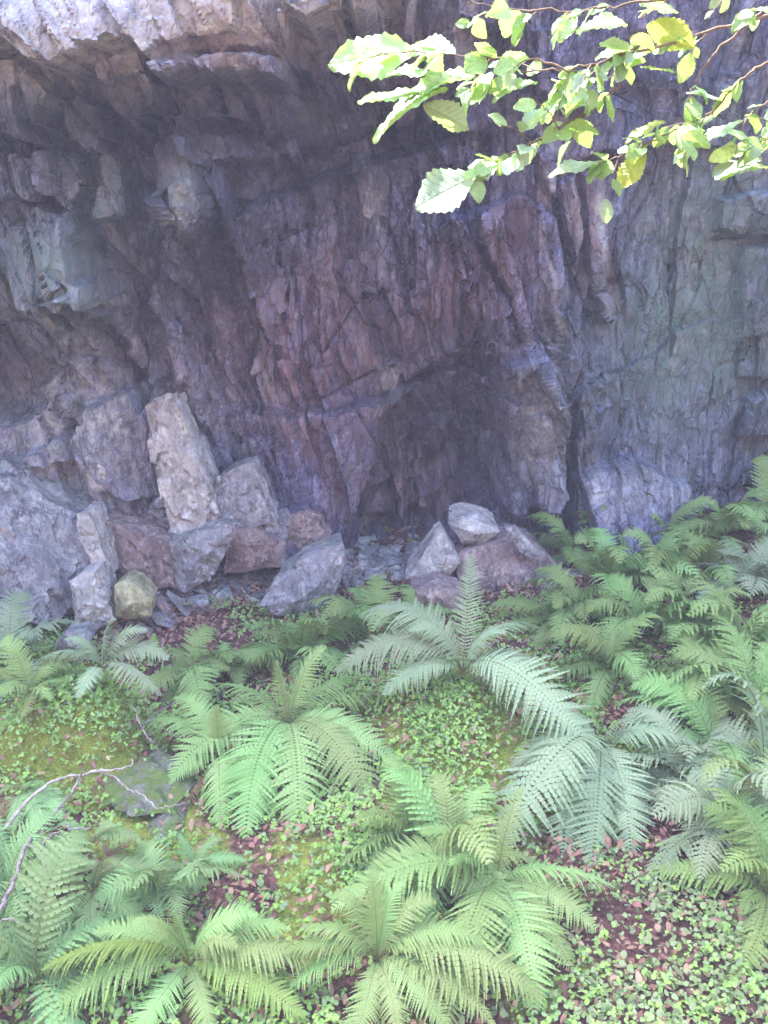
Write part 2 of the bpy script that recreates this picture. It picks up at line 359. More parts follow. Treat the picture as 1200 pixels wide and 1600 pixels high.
W = np.linalg.solve(S, np.concatenate([cpw[:, 1], np.zeros(3)]))
def base_y(x, z):
    out = W[n] + W[n + 1] * x + W[n + 2] * z
    for k in range(n): out = out + W[k] * tps((x - A[k, 0]) ** 2 + (z - A[k, 1]) ** 2)
    return out
def p2w(pts, Y): return [tuple(at(px, py, Y)[[0, 2]]) for px, py in pts]
xs = axis(-9.0, -4.0, 4.6, 9.0, 0.0115, 0.12)
zs = axis(-0.9, -0.3, 4.75, 11.3, 0.0105, 0.10)
X, Z = np.meshgrid(xs, zs)
Yb = base_y(X, Z)
lean = np.interp(X, [-4, -2, 0, 1.2, 2.2, 4], [0.22, 0.24, 0.14, 0.26, 0.06, 0.03])
warp = 0.10 * fbm(X * 1.2, Z * 1.2, 3, 11)
ARC = zs[0] + np.vstack([np.zeros((1, len(xs))), np.cumsum(np.hypot(np.diff(Z, axis=0), np.diff(Yb, axis=0)), axis=0)])   # length along the face
U = X + Z * lean + warp; Vv = ARC - 0.22 * X + 0.12 * fbm(X * 1.5 + 9, ARC * 1.5, 3, 21)
a1, e1 = worley(U / 0.95, Vv / 1.9, 100, 1.2)
a2, e2 = worley(U / 0.38, Vv / 2.1, 200, 1.9)
a3, e3 = worley(U / 0.12 + 7, Vv / 0.62, 300, 1.6)
a4, e4 = worley(U / 0.05 + 3, Vv / 0.20, 400, 1.6)
amp = 0.65 + 0.35 * fbm(X * 0.6 + 3, Z * 0.6, 2, 31)
smooth_right = 1 - 0.55 * sstep(1.9, 2.8, X)
a5, e5 = worley(U / 0.085 + 13, Vv / 0.24 + 5, 500, 1.8)
patch = sstep(-.45, .35, fbm(X * 1.1, ARC * 1.1, 3, 73)); patch2 = sstep(-.4, .4, fbm(X * 2.3 + 4, ARC * 2.3, 3, 76))
D = (0.19 * a1 + 0.14 * a2 * amp) * smooth_right
DN = 0.055 * a3 * patch * smooth_right + 0.017 * a5 * patch2 + 0.007 * a4 * (0.3 + 0.7 * patch2)
DN = DN + 0.007 * fbm(U * 8, Vv * 1.6, 4, 41) + 0.007 * fbm(X * 13, ARC * 9, 4, 51) + 0.0035 * fbm(X * 42, ARC * 26, 2, 61)
DN = DN - 0.055 * (1 - sstep(0, 0.07, e2)) * sstep(-.3, .4, fbm(X * 2, ARC * 2, 3, 74)) - 0.022 * (1 - sstep(0, 0.09, e3)) * sstep(-.2, .5, fbm(X * 1.7, ARC * 1.7 + 5, 3, 75))
D = D + 0.05 * fbm(X * 3.1, ARC * 3.1, 4, 71)
# blocks and hollows taken from the photograph: outline, base depth, offset (+ = towards the viewer), edge width, slope x, slope z
BL = [([(-120, -60), (455, -60), (432, 60), (425, 104), (275, 106), (268, 122), (240, 124), (212, 66), (150, 72), (85, 105), (45, 95), (0, 60), (-120, 50)], 5.9, .50, .015, 0, -.35),
      ([(140, 90), (205, 66), (232, 128), (242, 162), (205, 172), (185, 208), (160, 170), (120, 140)], 5.9, .34, .015, .5, -.4),
      ([(450, -60), (640, -60), (590, -5), (570, 20), (520, 30), (490, 50), (455, 30)], 6.5, .55, .02, 0, -.4),
      ([(-60, 300), (105, 335), (122, 400), (140, 466), (48, 488), (15, 500), (-10, 420), (-60, 410)], 6.3, .34, .015, .25, -.55),
      ([(222, 228), (262, 222), (300, 212), (304, 280), (318, 342), (286, 359), (272, 335), (248, 300)], 6.4, .34, .012, .6, -.55),
      ([(146, 240), (192, 236), (190, 300), (196, 335), (150, 345), (148, 300)], 6.35, .22, .012, .1, -.6),
      ([(105, 340), (140, 338), (160, 400), (170, 470), (150, 500), (130, 440)], 6.7, .18, .012, .3, -.3),
      ([(180, 340), (200, 340), (215, 430), (190, 440)], 6.9, .10, .015, 0, 0),
      ([(-60, 95), (45, 100), (80, 150), (60, 200), (20, 215), (-60, 190)], 6.0, .24, .015, .3, -.5),
      ([(90, 150), (150, 160), (165, 215), (140, 235), (95, 225)], 6.1, .20, .015, .2, -.5),
      ([(-60, 225), (30, 240), (60, 245), (70, 300), (30, 312), (-60, 290)], 6.1, .20, .015, -.2, -.5),
      ([(72, 240), (125, 245), (132, 300), (110, 325), (80, 305)], 6.3, .16, .015, .4, -.4),
      ([(250, 130), (330, 120), (345, 180), (300, 205), (262, 190)], 6.4, .22, .015, .3, -.3),
      ([(345, 115), (440, 108), (455, 150), (420, 200), (360, 190)], 6.6, .20, .015, -.2, -.3),
      ([(460, 60), (540, 40), (560, 80), (520, 130), (470, 120)], 6.9, .18, .015, .2, -.3),
      ([(320, 215), (385, 205), (400, 250), (350, 272), (325, 260)], 6.8, .14, .015, .2, -.3),
      ([(700, -40), (800, -40), (790, 40), (760, 60), (705, 50)], 7.2, .16, .02, .2, -.2),
      ([(820, 60), (930, 40), (950, 150), (880, 180), (830, 150)], 7.4, .12, .02, -.2, -.2),
      ([(300, 290), (360, 270), (365, 350), (320, 360)], 6.8, .08, .02, 0, 0),
      ([(-40, 500), (15, 505), (45, 560), (60, 640), (20, 660), (-60, 640)], 6.8, -.38, .04, 0, 0),
      ([(15, 640), (60, 600), (85, 640), (70, 700), (95, 740), (40, 735), (10, 700)], 6.6, .14, .015, .2, 0),
      ([(90, 560), (150, 575), (195, 600), (222, 650), (250, 790), (190, 790), (120, 720), (100, 640)], 6.9, .14, .02, -.1, 0),
      ([(150, 450), (172, 455), (232, 600), (245, 640), (222, 640)], 7.0, .10, .012, 0, 0),
      ([(205, 570), (222, 575), (240, 628), (226, 640), (214, 610)], 7.2, -.22, .012, 0, 0),
      ([(245, 440), (275, 520), (310, 640), (350, 745), (335, 745), (290, 640), (255, 540)], 7.2, .09, .012, 0, 0),
      ([(370, 270), (560, 205), (700, 190), (705, 215), (560, 250), (380, 330)], 7.0, -.25, .05, 0, 0),
      ([(545, 240), (575, 240), (590, 330), (578, 350), (560, 330)], 7.2, .13, .012, .2, 0),
      ([(560, 470), (600, 460), (625, 520), (628, 575), (590, 560)], 7.5, -.12, .02, 0, 0),
      ([(592, 590), (618, 570), (630, 600), (618, 630), (598, 628)], 7.5, .12, .012, .2, 0),
      ([(600, 640), (640, 600), (700, 545), (745, 525), (765, 620), (790, 720), (780, 800), (700, 840), (570, 850), (550, 800), (590, 720)], 7.9, -.32, .05, .0, .2),
      ([(600, 770), (700, 745), (700, 790), (640, 830), (560, 820)], 8.0, .12, .05, 0, -.3),
      ([(640, 660), (700, 650), (690, 720), (650, 735)], 8.1, .12, .03, .3, 0),
      ([(690, 330), (718, 325), (745, 400), (790, 480), (830, 560), (810, 590), (760, 560), (725, 450)], 7.5, .20, .02, -.2, 0),
      ([(745, 330), (800, 300), (860, 340), (880, 470), (930, 620), (960, 700), (905, 720), (850, 600), (800, 480), (760, 400)], 7.5, .10, .02, -.2, 0),
      ([(770, 575), (800, 565), (835, 555), (880, 625), (892, 650), (896, 760), (880, 815), (790, 815), (788, 700)], 7.6, .26, .02, .25, -.15),
      ([(832, 650), (850, 645), (880, 720), (890, 810), (850, 810), (835, 720)], 7.4, .10, .015, .4, 0),
      ([(700, 215), (760, 215), (755, 330), (705, 335)], 7.4, -.12, .03, 0, 0),
      ([(820, 230), (850, 215), (862, 300), (850, 300)], 7.4, .14, .015, 0, 0),
      ([(868, 285), (905, 270), (915, 370), (900, 420), (876, 360)], 7.4, .12, .015, .3, 0),
      ([(918, 265), (948, 262), (950, 370), (972, 470), (970, 518), (945, 470), (922, 420)], 7.4, .17, .012, .4, 0),
      ([(1125, 310), (1260, 290), (1260, 372), (1180, 375), (1130, 360)], 7.6, .12, .02, 0, 0),
      ([(1155, 385), (1260, 375), (1260, 600), (1170, 600)], 7.7, .08, .03, 0, 0),
      ([(1180, 630), (1260, 600), (1260, 700), (1175, 690)], 7.9, .12, .03, 0, 0),
      ([(902, 748), (930, 735), (990, 722), (1030, 735), (1050, 752), (1082, 760), (1092, 850), (900, 860)], 7.9, .24, .02, 0, -.5),
      ([(960, 760), (1010, 755), (1015, 860), (950, 860)], 7.6, .10, .02, .2, -.2),
      ([(430, 800), (480, 795), (500, 840), (480, 870), (420, 870)], 7.4, .22, .03, 0, -.3),
      ([(560, 800), (600, 790), (640, 830), (620, 860), (560, 860)], 7.8, .14, .03, 0, -.3),
      ]
for pts, Yd, off, ew, sx_, sz_ in BL:
    w = p2w(pts, Yd - max(off, 0)); sdist = poly_sd(X + 0.02 * fbm(X * 8, Z * 8, 3, 77), Z + 0.02 * fbm(X * 8 + 5, Z * 8, 3, 78), w)
    cx = np.mean([q[0] for q in w]); cz = np.mean([q[1] for q in w])
    k = sstep(-ew, ew, sdist)
    D = D + k * (off * 1.35 + sx_ * (X - cx) + sz_ * (Z - cz))
CR = [([(425, 372), (460, 362), (502, 350)], 7.3), ([(455, 642), (520, 620), (560, 600), (618, 578)], 7.5), ([(222, 628), (232, 700), (250, 780), (264, 835)], 6.95), ([(48, 474), (90, 462), (125, 448)], 6.05),
      ([(275, 68), (330, 70), (432, 67)], 5.4), ([(15, 500), (80, 520), (130, 505)], 6.6), ([(60, 578), (130, 575)], 6.9), ([(500, 560), (560, 470), (605, 455)], 7.5), ([(940, 455), (990, 448)], 7.4),
      ([(790, 535), (830, 525)], 7.4), ([(850, 270), (880, 400), (930, 500)], 7.4), ([(1125, 372), (1190, 368)], 7.6), ([(700, 340), (770, 560), (800, 700)], 7.4), ([(905, 640), (920, 740)], 7.7),
      ([(150, 455), (230, 640)], 7.0), ([(300, 440), (345, 640), (365, 720)], 7.3), ([(310, 640), (330, 700)], 7.3), ([(440, 400), (450, 520)], 7.3), ([(1060, 420), (1055, 560)], 7.7), ([(60, 330), (95, 440)], 6.1),
      ([(20, 320), (50, 440)], 6.1), ([(860, 650), (885, 760)], 7.3), ([(600, 340), (640, 450), (700, 560)], 7.5)]
for pts, Yd in CR:
    dd = line_d(X + 0.03 * fbm(X * 5, Z * 5, 3, 81), Z + 0.03 * fbm(X * 5, Z * 5 + 7, 3, 82), p2w(pts, Yd))
    D = D - 0.07 * (1 - sstep(0.004, 0.022, dd))
    D = D - 0.03 * (1 - sstep(0.02, 0.12, dd)) * (X < 9)
Yc = Yb - D
gx = np.gradient(Yb - 0.3 * D, xs, axis=1); gz = np.gradient(Yb - 0.3 * D, zs, axis=0)
gx = np.clip(gx, -1.2, 1.2); gz = np.clip(gz, -2.0, 2.0); nl = np.sqrt(1 + gx * gx + gz * gz)
Xd = X + DN * gx / nl; Zd = Z + DN * gz / nl; Yc = Yc - DN / nl
px, py = proj(Xd, Yc, Zd)
def blob(cx, cy, rx, ry, rot=0.0):
    c, s_ = math.cos(rot), math.sin(rot); dx = px - cx; dy = py - cy
    return np.exp(-(((dx * c + dy * s_) / rx) ** 2 + ((-dx * s_ + dy * c) / ry) ** 2))
rust = 0.55 * blob(480, 560, 190, 170) + 0.9 * blob(350, 50, 110, 70) + 0.55 * blob(140, 60, 60, 60) + 0.9 * blob(915, 340, 28, 90) + 0.45 * blob(700, 480, 60, 80) + 0.5 * blob(800, 400, 60, 120) + 0.5 * blob(640, 790, 120, 60) + 0.8 * blob(955, 460, 14, 60) + 0.3 * blob(640, 100, 120, 60) + 0.4 * blob(330, 870, 90, 50)
rust = np.clip(rust + 0.30 * sstep(0.1, 0.8, fbm(U * 5, Vv * 1.2, 3, 91)) * (px < 1000), 0, 0.85)
pale = 1.1 * blob(200, 20, 330, 75) + 0.7 * blob(110, 660, 150, 130) + 0.9 * blob(940, 340, 7, 60, -0.05) + 0.8 * blob(608, 600, 22, 32) + 0.5 * blob(850, 680, 60, 90) + 0.5 * blob(980, 770, 90, 40) + 0.4 * blob(1080, 440, 60, 160) + 0.7 * blob(575, 315, 14, 30) + 0.5 * blob(60, 90, 90, 70) + 0.5 * blob(520, 10, 90, 30) + 0.3 * blob(290, 700, 60, 110) + 0.95 * blob(285, 300, 24, 60) + .5 * blob(80, 420, 60, 60) + .5 * blob(215, 120, 22, 50) + .5 * blob(165, 300, 24, 50) + .6 * blob(520, 12, 100, 25)  # pale veins, plus brightness of lit rock painted on lip and left wall
pale = np.clip(pale + 0.42 * sstep(0.15, 0.8, fbm(U * 9, Vv * 1.0 + 4, 3, 95)) + 0.5 * sstep(.1, .6, fbm(U * 26, Vv * 1.6 + 4, 4, 97)) * sstep(-.2, .4, fbm(X * 1.6, Z * 1.6, 2, 98)), 0, 0.9)
alg = 0.5 * blob(100, 180, 160, 70) + 0.8 * blob(70, 420, 130, 120) + 0.6 * blob(170, 290, 60, 60) + 0.85 * blob(1130, 420, 150, 280) + 0.5 * blob(1000, 560, 150, 150) + 0.5 * blob(280, 300, 40, 60)
shade_paint = 0.9 * blob(210, 300, 50, 110) + 0.7 * blob(60, 200, 150, 60) + 0.7 * blob(350, 340, 90, 90) + 0.6 * blob(500, 290, 140, 70, -.2) + 0.45 * blob(960, 150, 200, 110) + 1.0 * blob(560, 150, 260, 90, -0.2) + 0.9 * blob(300, 180, 200, 70) + 0.7 * blob(330, 440, 110, 60, -0.3) + 0.95 * blob(670, 640, 80, 110) + 0.7 * blob(600, 840, 90, 50) + 0.6 * blob(20, 570, 60, 70) + 0.4 * blob(760, 220, 90, 120)  # shade under the overhang and in the hollows, painted in as dark colour
shade_paint = np.clip(shade_paint * (0.7 + 0.5 * fbm(X * 4, Z * 4, 3, 99)), 0, 0.9)
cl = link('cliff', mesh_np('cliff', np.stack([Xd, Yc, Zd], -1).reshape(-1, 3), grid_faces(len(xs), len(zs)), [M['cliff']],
          attrs={'rust': rust, 'pale': pale, 'algae': np.clip(alg, 0, 1), 'damp': shade_paint}))
tag(cl, None, None, kind='structure')
def cliffy(x, z):   # surface lookup
    i = np.clip(np.searchsorted(xs, x), 0, len(xs) - 1); j = np.clip(np.searchsorted(zs, z), 0, len(zs) - 1); return Yc[j, i]
# plateau behind the brink, so that the cliff is solid from above
pxs = np.linspace(-9, 9, 60); pys = np.concatenate([[0.0], np.linspace(0.5, 30, 20)])
topy = np.array([Yc[-1, min(np.searchsorted(xs, q), len(xs) - 1)] for q in pxs])
XX = np.repeat(pxs[None], len(pys), 0); YY = topy[None] + pys[:, None]; ZZ = zs[-1] + 0.15 * fbm(XX, YY, 3, 4) * (pys[:, None] > 0)
pl = link('hill', mesh_np('hill', np.stack([XX, YY, ZZ], -1).reshape(-1, 3), grid_faces(60, len(pys)), [M['ground']], smooth=True, attrs={'moss': 0.8 + 0 * XX})); tag(pl, None, None, kind='structure')

# ------------------------------------------------------------------ rocks
def rock_mesh(name, front, back_shift, mat, bulge=0.06, seed=0, res=0.03, rough=1.0):
    """front: list of 3D outline points; hull of outline + shifted outline + inner ridge points"""
    rr = np.random.default_rng(seed); fr = np.array(front, float); c = fr.mean(0); bs = np.array(back_shift, float)
    nrm = -bs / (np.linalg.norm(bs) + 1e-9)
    pts = list(fr)
    for k in range(3):
        w_ = rr.dirichlet(np.ones(len(fr)) * 0.8); pts.append((w_[:, None] * fr).sum(0) * 0.6 + c * 0.4 + nrm * bulge * rr.uniform(0.5, 1.3))
    pts += list(c + (fr - c) * 0.86 + bs)
    bm = bmesh.new()
    for p in pts: bm.verts.new(p)
    r_ = bmesh.ops.convex_hull(bm, input=bm.verts)
    bmesh.ops.delete(bm, geom=[v for v in bm.verts if not v.link_faces], context='VERTS')
    bmesh.ops.recalc_face_normals(bm, faces=bm.faces)
    for it in range(7):
        es = [e for e in bm.edges if e.calc_length() > max(res, 0.012) * 1.8]
        if not es or len(bm.faces) > 24000: break
        bmesh.ops.subdivide_edges(bm, edges=es, cuts=1); bmesh.ops.triangulate(bm, faces=bm.faces)
    bm.normal_update()
    V = np.array([v.co[:] for v in bm.verts]); N = np.array([v.normal[:] for v in bm.verts])
    size = np.linalg.norm(fr.max(0) - fr.min(0))
    s1 = 3.0 / size
    q = V + seed * 3.1
    d = 0.018 * size * fbm(q[:, 0] * s1 * 1.3 + q[:, 1] * s1, q[:, 2] * s1 * 1.7 - q[:, 1] * s1 * 0.7, 3, seed)
    w_, e_ = worley(q[:, 0] * s1 * 3.4 + q[:, 1] * 3 * s1, q[:, 2] * s1 * 3.0 + q[:, 1] * s1, seed + 50, 1.5)
    d = d + 0.016 * size * w_ + 0.006 * fbm(q[:, 0] * 40 + q[:, 1] * 23, q[:, 2] * 40, 3, seed)
    V = V + N * (d * rough)[:, None]
    Fc = np.array([[v.index for v in f.verts] for f in bm.faces]); bm.free()
    return V, Fc, c
def rock(name, pts, Y, thick, mat, label, cat='rock', group=None, bulge=0.06, seed=1, shift=(0, 0), tilt=(0, 0), res=0.03, rough=1.0):
    cx = np.mean([p[0] for p in pts]); cy = np.mean([p[1] for p in pts])
    fr = [at(px_, py_, Y + tilt[0] * (px_ - cx) / 100 + tilt[1] * (py_ - cy) / 100) for px_, py_ in pts]
    V, Fc, c = rock_mesh(name, fr, (shift[0], thick, shift[1]), mat, bulge, seed, res, rough)
    lowz = V[:, 2].min(); org = np.array([c[0], V[:, 1].mean(), lowz])
    o = link(name, mesh_np(name, V - org, Fc, [M[mat]]), loc=org)
    return tag(o, label, cat, group)
rock('boulder', [(-120, 745), (-20, 735), (20, 745), (70, 780), (118, 806), (150, 870), (158, 900), (100, 918), (95, 975), (-120, 990)], 6.15, .7, 'rock_grey', 'big grey boulder with a sloping top filling the left edge at the cliff foot', seed=11, bulge=.12, tilt=(.25, -.25))
rock('rock_block', [(108, 908), (130, 895), (150, 892), (166, 925), (178, 972), (150, 985), (118, 975)], 5.95, .3, 'rock_pale', 'pale fractured upright rock between the big left boulder and the yellow stone', seed=12, bulge=.05)
rock('stone', [(178, 914), (192, 908), (212, 912), (238, 940), (236, 964), (200, 968), (180, 962)], 5.98, .25, 'rock_yellow', 'smooth yellowish stone lying on the litter beside the pale upright rock', 'stone', seed=13, bulge=.06, rough=.6)
rock('rock_wedge', [(120, 802), (140, 800), (150, 850), (175, 905), (150, 900), (128, 850)], 6.2, .35, 'rock_pale', 'thin pale rock fin standing upright at the right edge of the big left boulder', seed=14, bulge=.03)
rock('rock_wedge', [(152, 812), (200, 838), (262, 848), (272, 915), (230, 925), (180, 912)], 6.5, .5, 'rock_brown', 'brownish shaded rock tucked under the dark hollow behind the yellow stone', seed=15, bulge=.05)
rock('rock_slab', [(246, 852), (300, 836), (352, 820), (368, 826), (345, 862), (332, 902), (290, 925), (262, 915)], 6.55, .3, 'rock_grey', 'tilted triangular slab with a pale upper edge left of the slate shards', seed=16, bulge=.05)
rock('rock_block', [(352, 826), (400, 826), (445, 852), (446, 885), (400, 888), (352, 895)], 6.8, .4, 'rock_brown', 'reddish grey block at the cliff foot above the slate shards', seed=17, bulge=.06)
rock('rock_slab', [(404, 948), (428, 908), (470, 876), (508, 858), (536, 850), (541, 880), (518, 938), (480, 962), (430, 962)], 6.4, .35, 'rock_grey', 'large smooth slab with a long slanting top leaning in the ferns at centre left', seed=18, bulge=.08, rough=.5, tilt=(.2, 0))
rock('rock_slab', [(224, 634), (248, 620), (271, 612), (284, 660), (302, 722), (330, 760), (345, 830), (300, 845), (268, 836), (244, 740)], 6.75, .35, 'rock_pale', 'tall pale slab with a pointed top standing against the cliff at left', seed=19, bulge=.03, tilt=(.1, .0), rough=.8)
rock('rock_slab', [(318, 800), (340, 745), (358, 752), (378, 726), (398, 720), (410, 765), (424, 815), (360, 832), (318, 836)], 6.85, .35, 'rock_grey', 'jagged grey rock with a peaked top just right of the tall pale slab', seed=20, bulge=.06)
rock('rock_block', [(134, 738), (150, 720), (166, 734), (164, 768), (142, 766)], 6.75, .25, 'rock_pale', 'small white faced block perched on the ledge above the left boulder', seed=21, bulge=.02, res=.02)
rock('rock_slab', [(700, 818), (722, 811), (758, 818), (781, 831), (752, 850), (722, 848)], 7.0, .3, 'rock_pale', 'pale pointed slab resting on top of the brown boulder', seed=22, bulge=.05, shift=(0, .06), rough=.5)
rock('rock_block', [(632, 905), (655, 885), (682, 838), (692, 830), (720, 880), (704, 898), (672, 916)], 6.75, .35, 'rock_pale', 'white pyramid shaped rock leaning on the left side of the brown boulder', seed=23, bulge=.08, rough=.6)
rock('boulder', [(712, 870), (745, 855), (800, 848), (845, 858), (872, 885), (868, 932), (810, 952), (750, 948), (716, 912)], 6.85, .6, 'rock_brown', 'large brown flat topped boulder with pale stripes at the centre of the cliff foot', seed=24, bulge=.12, tilt=(0, -.2), rough=.6)
rock('rock_slab', [(788, 823), (806, 824), (846, 866), (832, 874), (812, 862)], 6.75, .12, 'rock_grey', 'narrow plank like slab lying slanted right of the pale pointed slab', seed=25, bulge=.01, rough=.4, res=.02)
rock('stone', [(840, 905), (862, 895), (880, 915), (872, 945), (845, 940)], 6.6, .2, 'rock_moss', 'dark round stone with a white spot beside the brown boulder', 'stone', seed=26, res=.02)
rock('rock_slab', [(640, 922), (680, 915), (724, 925), (722, 958), (670, 962), (640, 950)], 6.3, .3, 'rock_brown', 'low flat pinkish slab in front of the white pyramid shaped rock', seed=27, bulge=.03, rough=.5)
rock('rock_slab', [(205, 1195), (240, 1170), (290, 1185), (300, 1230), (270, 1265), (215, 1275), (160, 1262), (165, 1225)], 4.1, .4, 'rock_moss', 'flat grey rock with moss under the bleached branch', seed=28, bulge=.07, tilt=(0, -.55), rough=1.5, shift=(0, -.25))
rock('stone', [(232, 1290), (262, 1270), (285, 1300), (262, 1340), (236, 1330)], 3.75, .2, 'rock_moss', 'rough grey stone just below the flat mossy rock', 'stone', seed=29, res=.02, tilt=(0, -.3))
rock('stone', [(368, 1425), (382, 1405), (394, 1430), (386, 1445), (370, 1442)], 3.35, .1, 'rock_brown', 'small pointed purple stone in the leaf litter right of the small fern', 'stone', seed=30, res=.012)
rock('stone', [(85, 1005), (100, 992), (130, 990), (140, 1008), (120, 1020), (92, 1018)], 5.5, .2, 'rock_grey', 'low rounded grey stone lying on the leaf litter at left', 'stone', seed=31, res=.015)
rock('rock_slab', [(228, 800), (262, 772), (345, 775), (420, 792), (452, 822), (440, 862), (330, 872), (240, 862)], 6.95, .4, 'rock_grey', 'broad broken ledge behind and under the tall pale slab', seed=41, bulge=.05, rough=1.6)
rock('rock_slab', [(296, 690), (308, 684), (332, 738), (350, 800), (312, 800), (300, 748)], 6.95, .25, 'rock_pale', 'thin pointed sliver against the right edge of the tall pale slab', seed=42, bulge=.03)
rock('rock_slab', [(402, 730), (412, 742), (428, 800), (440, 840), (412, 838), (404, 790)], 6.95, .2, 'rock_grey', 'narrow steep sliver right of the jagged peaked rock', seed=43, bulge=.02)
rock('rock_slab', [(430, 815), (470, 800), (500, 812), (520, 850), (470, 868), (440, 872)], 7.1, .3, 'rock_brown', 'low broken reddish slab behind the big slanting slab', seed=44, bulge=.04, rough=1.5)
# small slate shards and stones at the foot
SH = 'loose slate pieces at the cliff foot'
shards = [(350, 892, 26, 16, 'small flat slate shard at the upper left of the shard heap'), (372, 886, 28, 12, 'flat slate shard at the top of the shard heap'), (386, 905, 16, 22, 'upright pale shard in the middle of the shard heap'),
          (362, 910, 20, 14, 'white shard at the front of the shard heap'), (405, 892, 30, 12, 'long thin slate lying against the big slanting slab'), (342, 905, 14, 12, 'tiny grey shard at the left end of the shard heap'),
          (205, 914, 30, 10, 'thin dark slate plate just above the yellow stone'), (235, 905, 26, 12, 'pale slate plate against the tilted triangular slab'), (250, 918, 36, 10, 'wide dark slate plate right of the yellow stone'), (300, 920, 34, 9, 'grey slate plate lying below the triangular slab'),
          (228, 890, 16, 20, 'grey stub of slate standing behind the flat plates'), (312, 945, 30, 18, 'white flat stone alone on the reddish litter'), (240, 945, 18, 14, 'small round stone right of the yellow stone'),
          (566, 888, 22, 16, 'small grey stone right of the big slanting slab'), (590, 880, 18, 12, 'small stone second right of the big slanting slab'), (612, 882, 30, 18, 'pale rounded stone left of the pyramid shaped rock'), (588, 905, 28, 14, 'flat stone below the pale rounded stone'),
          (560, 915, 20, 14, 'small brown stone at the edge of the centre ferns'), (650, 868, 30, 24, 'grey angular stone behind the pyramid shaped rock'), (622, 906, 22, 14, 'small flat stone touching the pyramid shaped rock'), (540, 895, 18, 14, 'tiny stone at the foot of the big slanting slab')]
for k, (cx, cy, w_, h_, lab) in enumerate(shards):
    q = [(cx + w_ / 2 * math.cos(t) * random.uniform(.75, 1.2), cy - h_ / 2 * math.sin(t) * random.uniform(.75, 1.2)) for t in np.linspace(0, 2 * math.pi, 7)[:-1] + random.random()]
    P = pg(cx, cy + h_ / 2)
    q = [(cx + (a_ - cx) * 1.25, cy + (b_ - cy) * .8) for a_, b_ in q]
    rock('slate_shard' if 'slate' in lab or 'shard' in lab else 'stone', q, P[1] + random.uniform(-.1, .12), random.uniform(.06, .2), ['rock_grey', 'rock_pale', 'rock_grey'][k % 3], lab, 'stone', SH, bulge=.02, seed=60 + k, res=.02, rough=.6, shift=(0, .03))
vs, fs, nv, mi = [], [], 0, []
for k in range(1250):
    px_ = random.uniform(110, 930) if k % 2 else random.uniform(170, 640); py_ = np.interp(px_, [100, 300, 450, 600, 750, 930], [955, 905, 885, 872, 880, 850]) + random.gauss(0, 1) * 20 + 6
    P = pg(px_, py_); sz = random.uniform(.018, .05) if random.random() < .7 else random.uniform(.05, .15)
    q = np.random.default_rng(k).normal(0, 1, (11, 3)); q /= np.linalg.norm(q, axis=1)[:, None]; q *= np.array([1.2, .8, random.uniform(.12, .5)]) * sz
    a_, t_ = random.uniform(0, 6.28), random.gauss(0, .4); c_, s_ = math.cos(a_), math.sin(a_); q = q @ np.array([[c_, -s_, 0], [s_, c_, 0], [0, 0, 1]]).T
    q[:, 2] += q[:, 0] * t_; q += P + [0, 0, sz * .18]
    bm = bmesh.new()
    for v in q: bm.verts.new(v)
    bmesh.ops.convex_hull(bm, input=bm.verts); bmesh.ops.delete(bm, geom=[v for v in bm.verts if not v.link_faces], context='VERTS'); bmesh.ops.triangulate(bm, faces=bm.faces)
    bmesh.ops.subdivide_edges(bm, edges=bm.edges, cuts=1); bm.verts.index_update()
    V_ = np.array([v.co[:] for v in bm.verts]); V_ += np.random.default_rng(k + 999).normal(0, sz * .035, V_.shape); bmesh.ops.triangulate(bm, faces=bm.faces)
    F_ = np.array([[v.index for v in f.verts] for f in bm.faces]); bm.free(); vs.append(V_); fs.append(F_ + nv); nv += len(V_); mi += [random.choice((0, 0, 1, 2))] * len(F_)
o = link('rubble', mesh_np('rubble', np.vstack(vs), np.vstack(fs), [M['rock_grey'], M['rock_pale'], M['rock_brown']], mi)); tag(o, 'broken slate rubble strewn along the foot of the cliff', 'rubble', kind='stuff')
print('rocks done')

# ------------------------------------------------------------------ ferns
def frond_template(npair=30, lobes=9, seed=0):
    rr = np.random.default_rng(seed); S_, Lt, Fw, Zz, Fc = [], [], [], [], []
    for i in range(npair):
        s = 0.10 + 0.895 * (i / (npair - 1)) ** 0.97
        prof = (math.sin(math.pi * min(1, (1 - s) * 0.93 + 0.10)) ** 0.85) * (1 - 0.15 * (s < 0.2))
        prof = max(prof * (1 - s) ** 0.22 * 1.15, 0.03) * (0.55 + 0.45 * min(1, s / 0.3))
        for side in (-1, 1):
            L = 0.185 * prof * rr.uniform(0.80, 1.10) * (0.35 if rr.random() < .035 else 1); ang = R(rr.uniform(62, 74) - 22 * s * s); w0 = 0.0165 * 30 / npair * (0.55 + 0.5 * prof)
            drp = rr.uniform(0.3, 2.0)
            fwd, lat = math.cos(ang), math.sin(ang)
            ed = [0.0]
            for j in range(lobes): ed.append((j + 1) / lobes)
            for j in range(lobes):
                a0, a1 = ed[j], ed[j + 1]; wj = w0 * (1 - a0 ** 1.6 * 0.92)
                for sg in (-1, 1):
                    b0 = len(S_); quad = [(a0, 0), (a0 + 0.10 / lobes, sg * wj), (a0 + 0.80 / lobes, sg * wj * 0.8), (a1, 0)]
                    for (a, w_) in quad:
                        A_ = a * L + 0.4 * abs(w_); S_.append(s); Lt.append(side * (A_ * lat - w_ * fwd)); Fw.append(A_ * fwd + w_ * lat)
                        Zz.append(-drp * 2.2 * (a * L) ** 2 + 0.12 * L * a + 0.25 * abs(w_))
                    Fc.append([b0, b0 + 1, b0 + 2, b0 + 3] if sg * side > 0 else [b0, b0 + 3, b0 + 2, b0 + 1])
    return np.array(S_), np.array(Lt), np.array(Fw), np.array(Zz), np.array(Fc)
TPL = [frond_template(rng.integers(30, 42), 8, k) for k in range(7)]
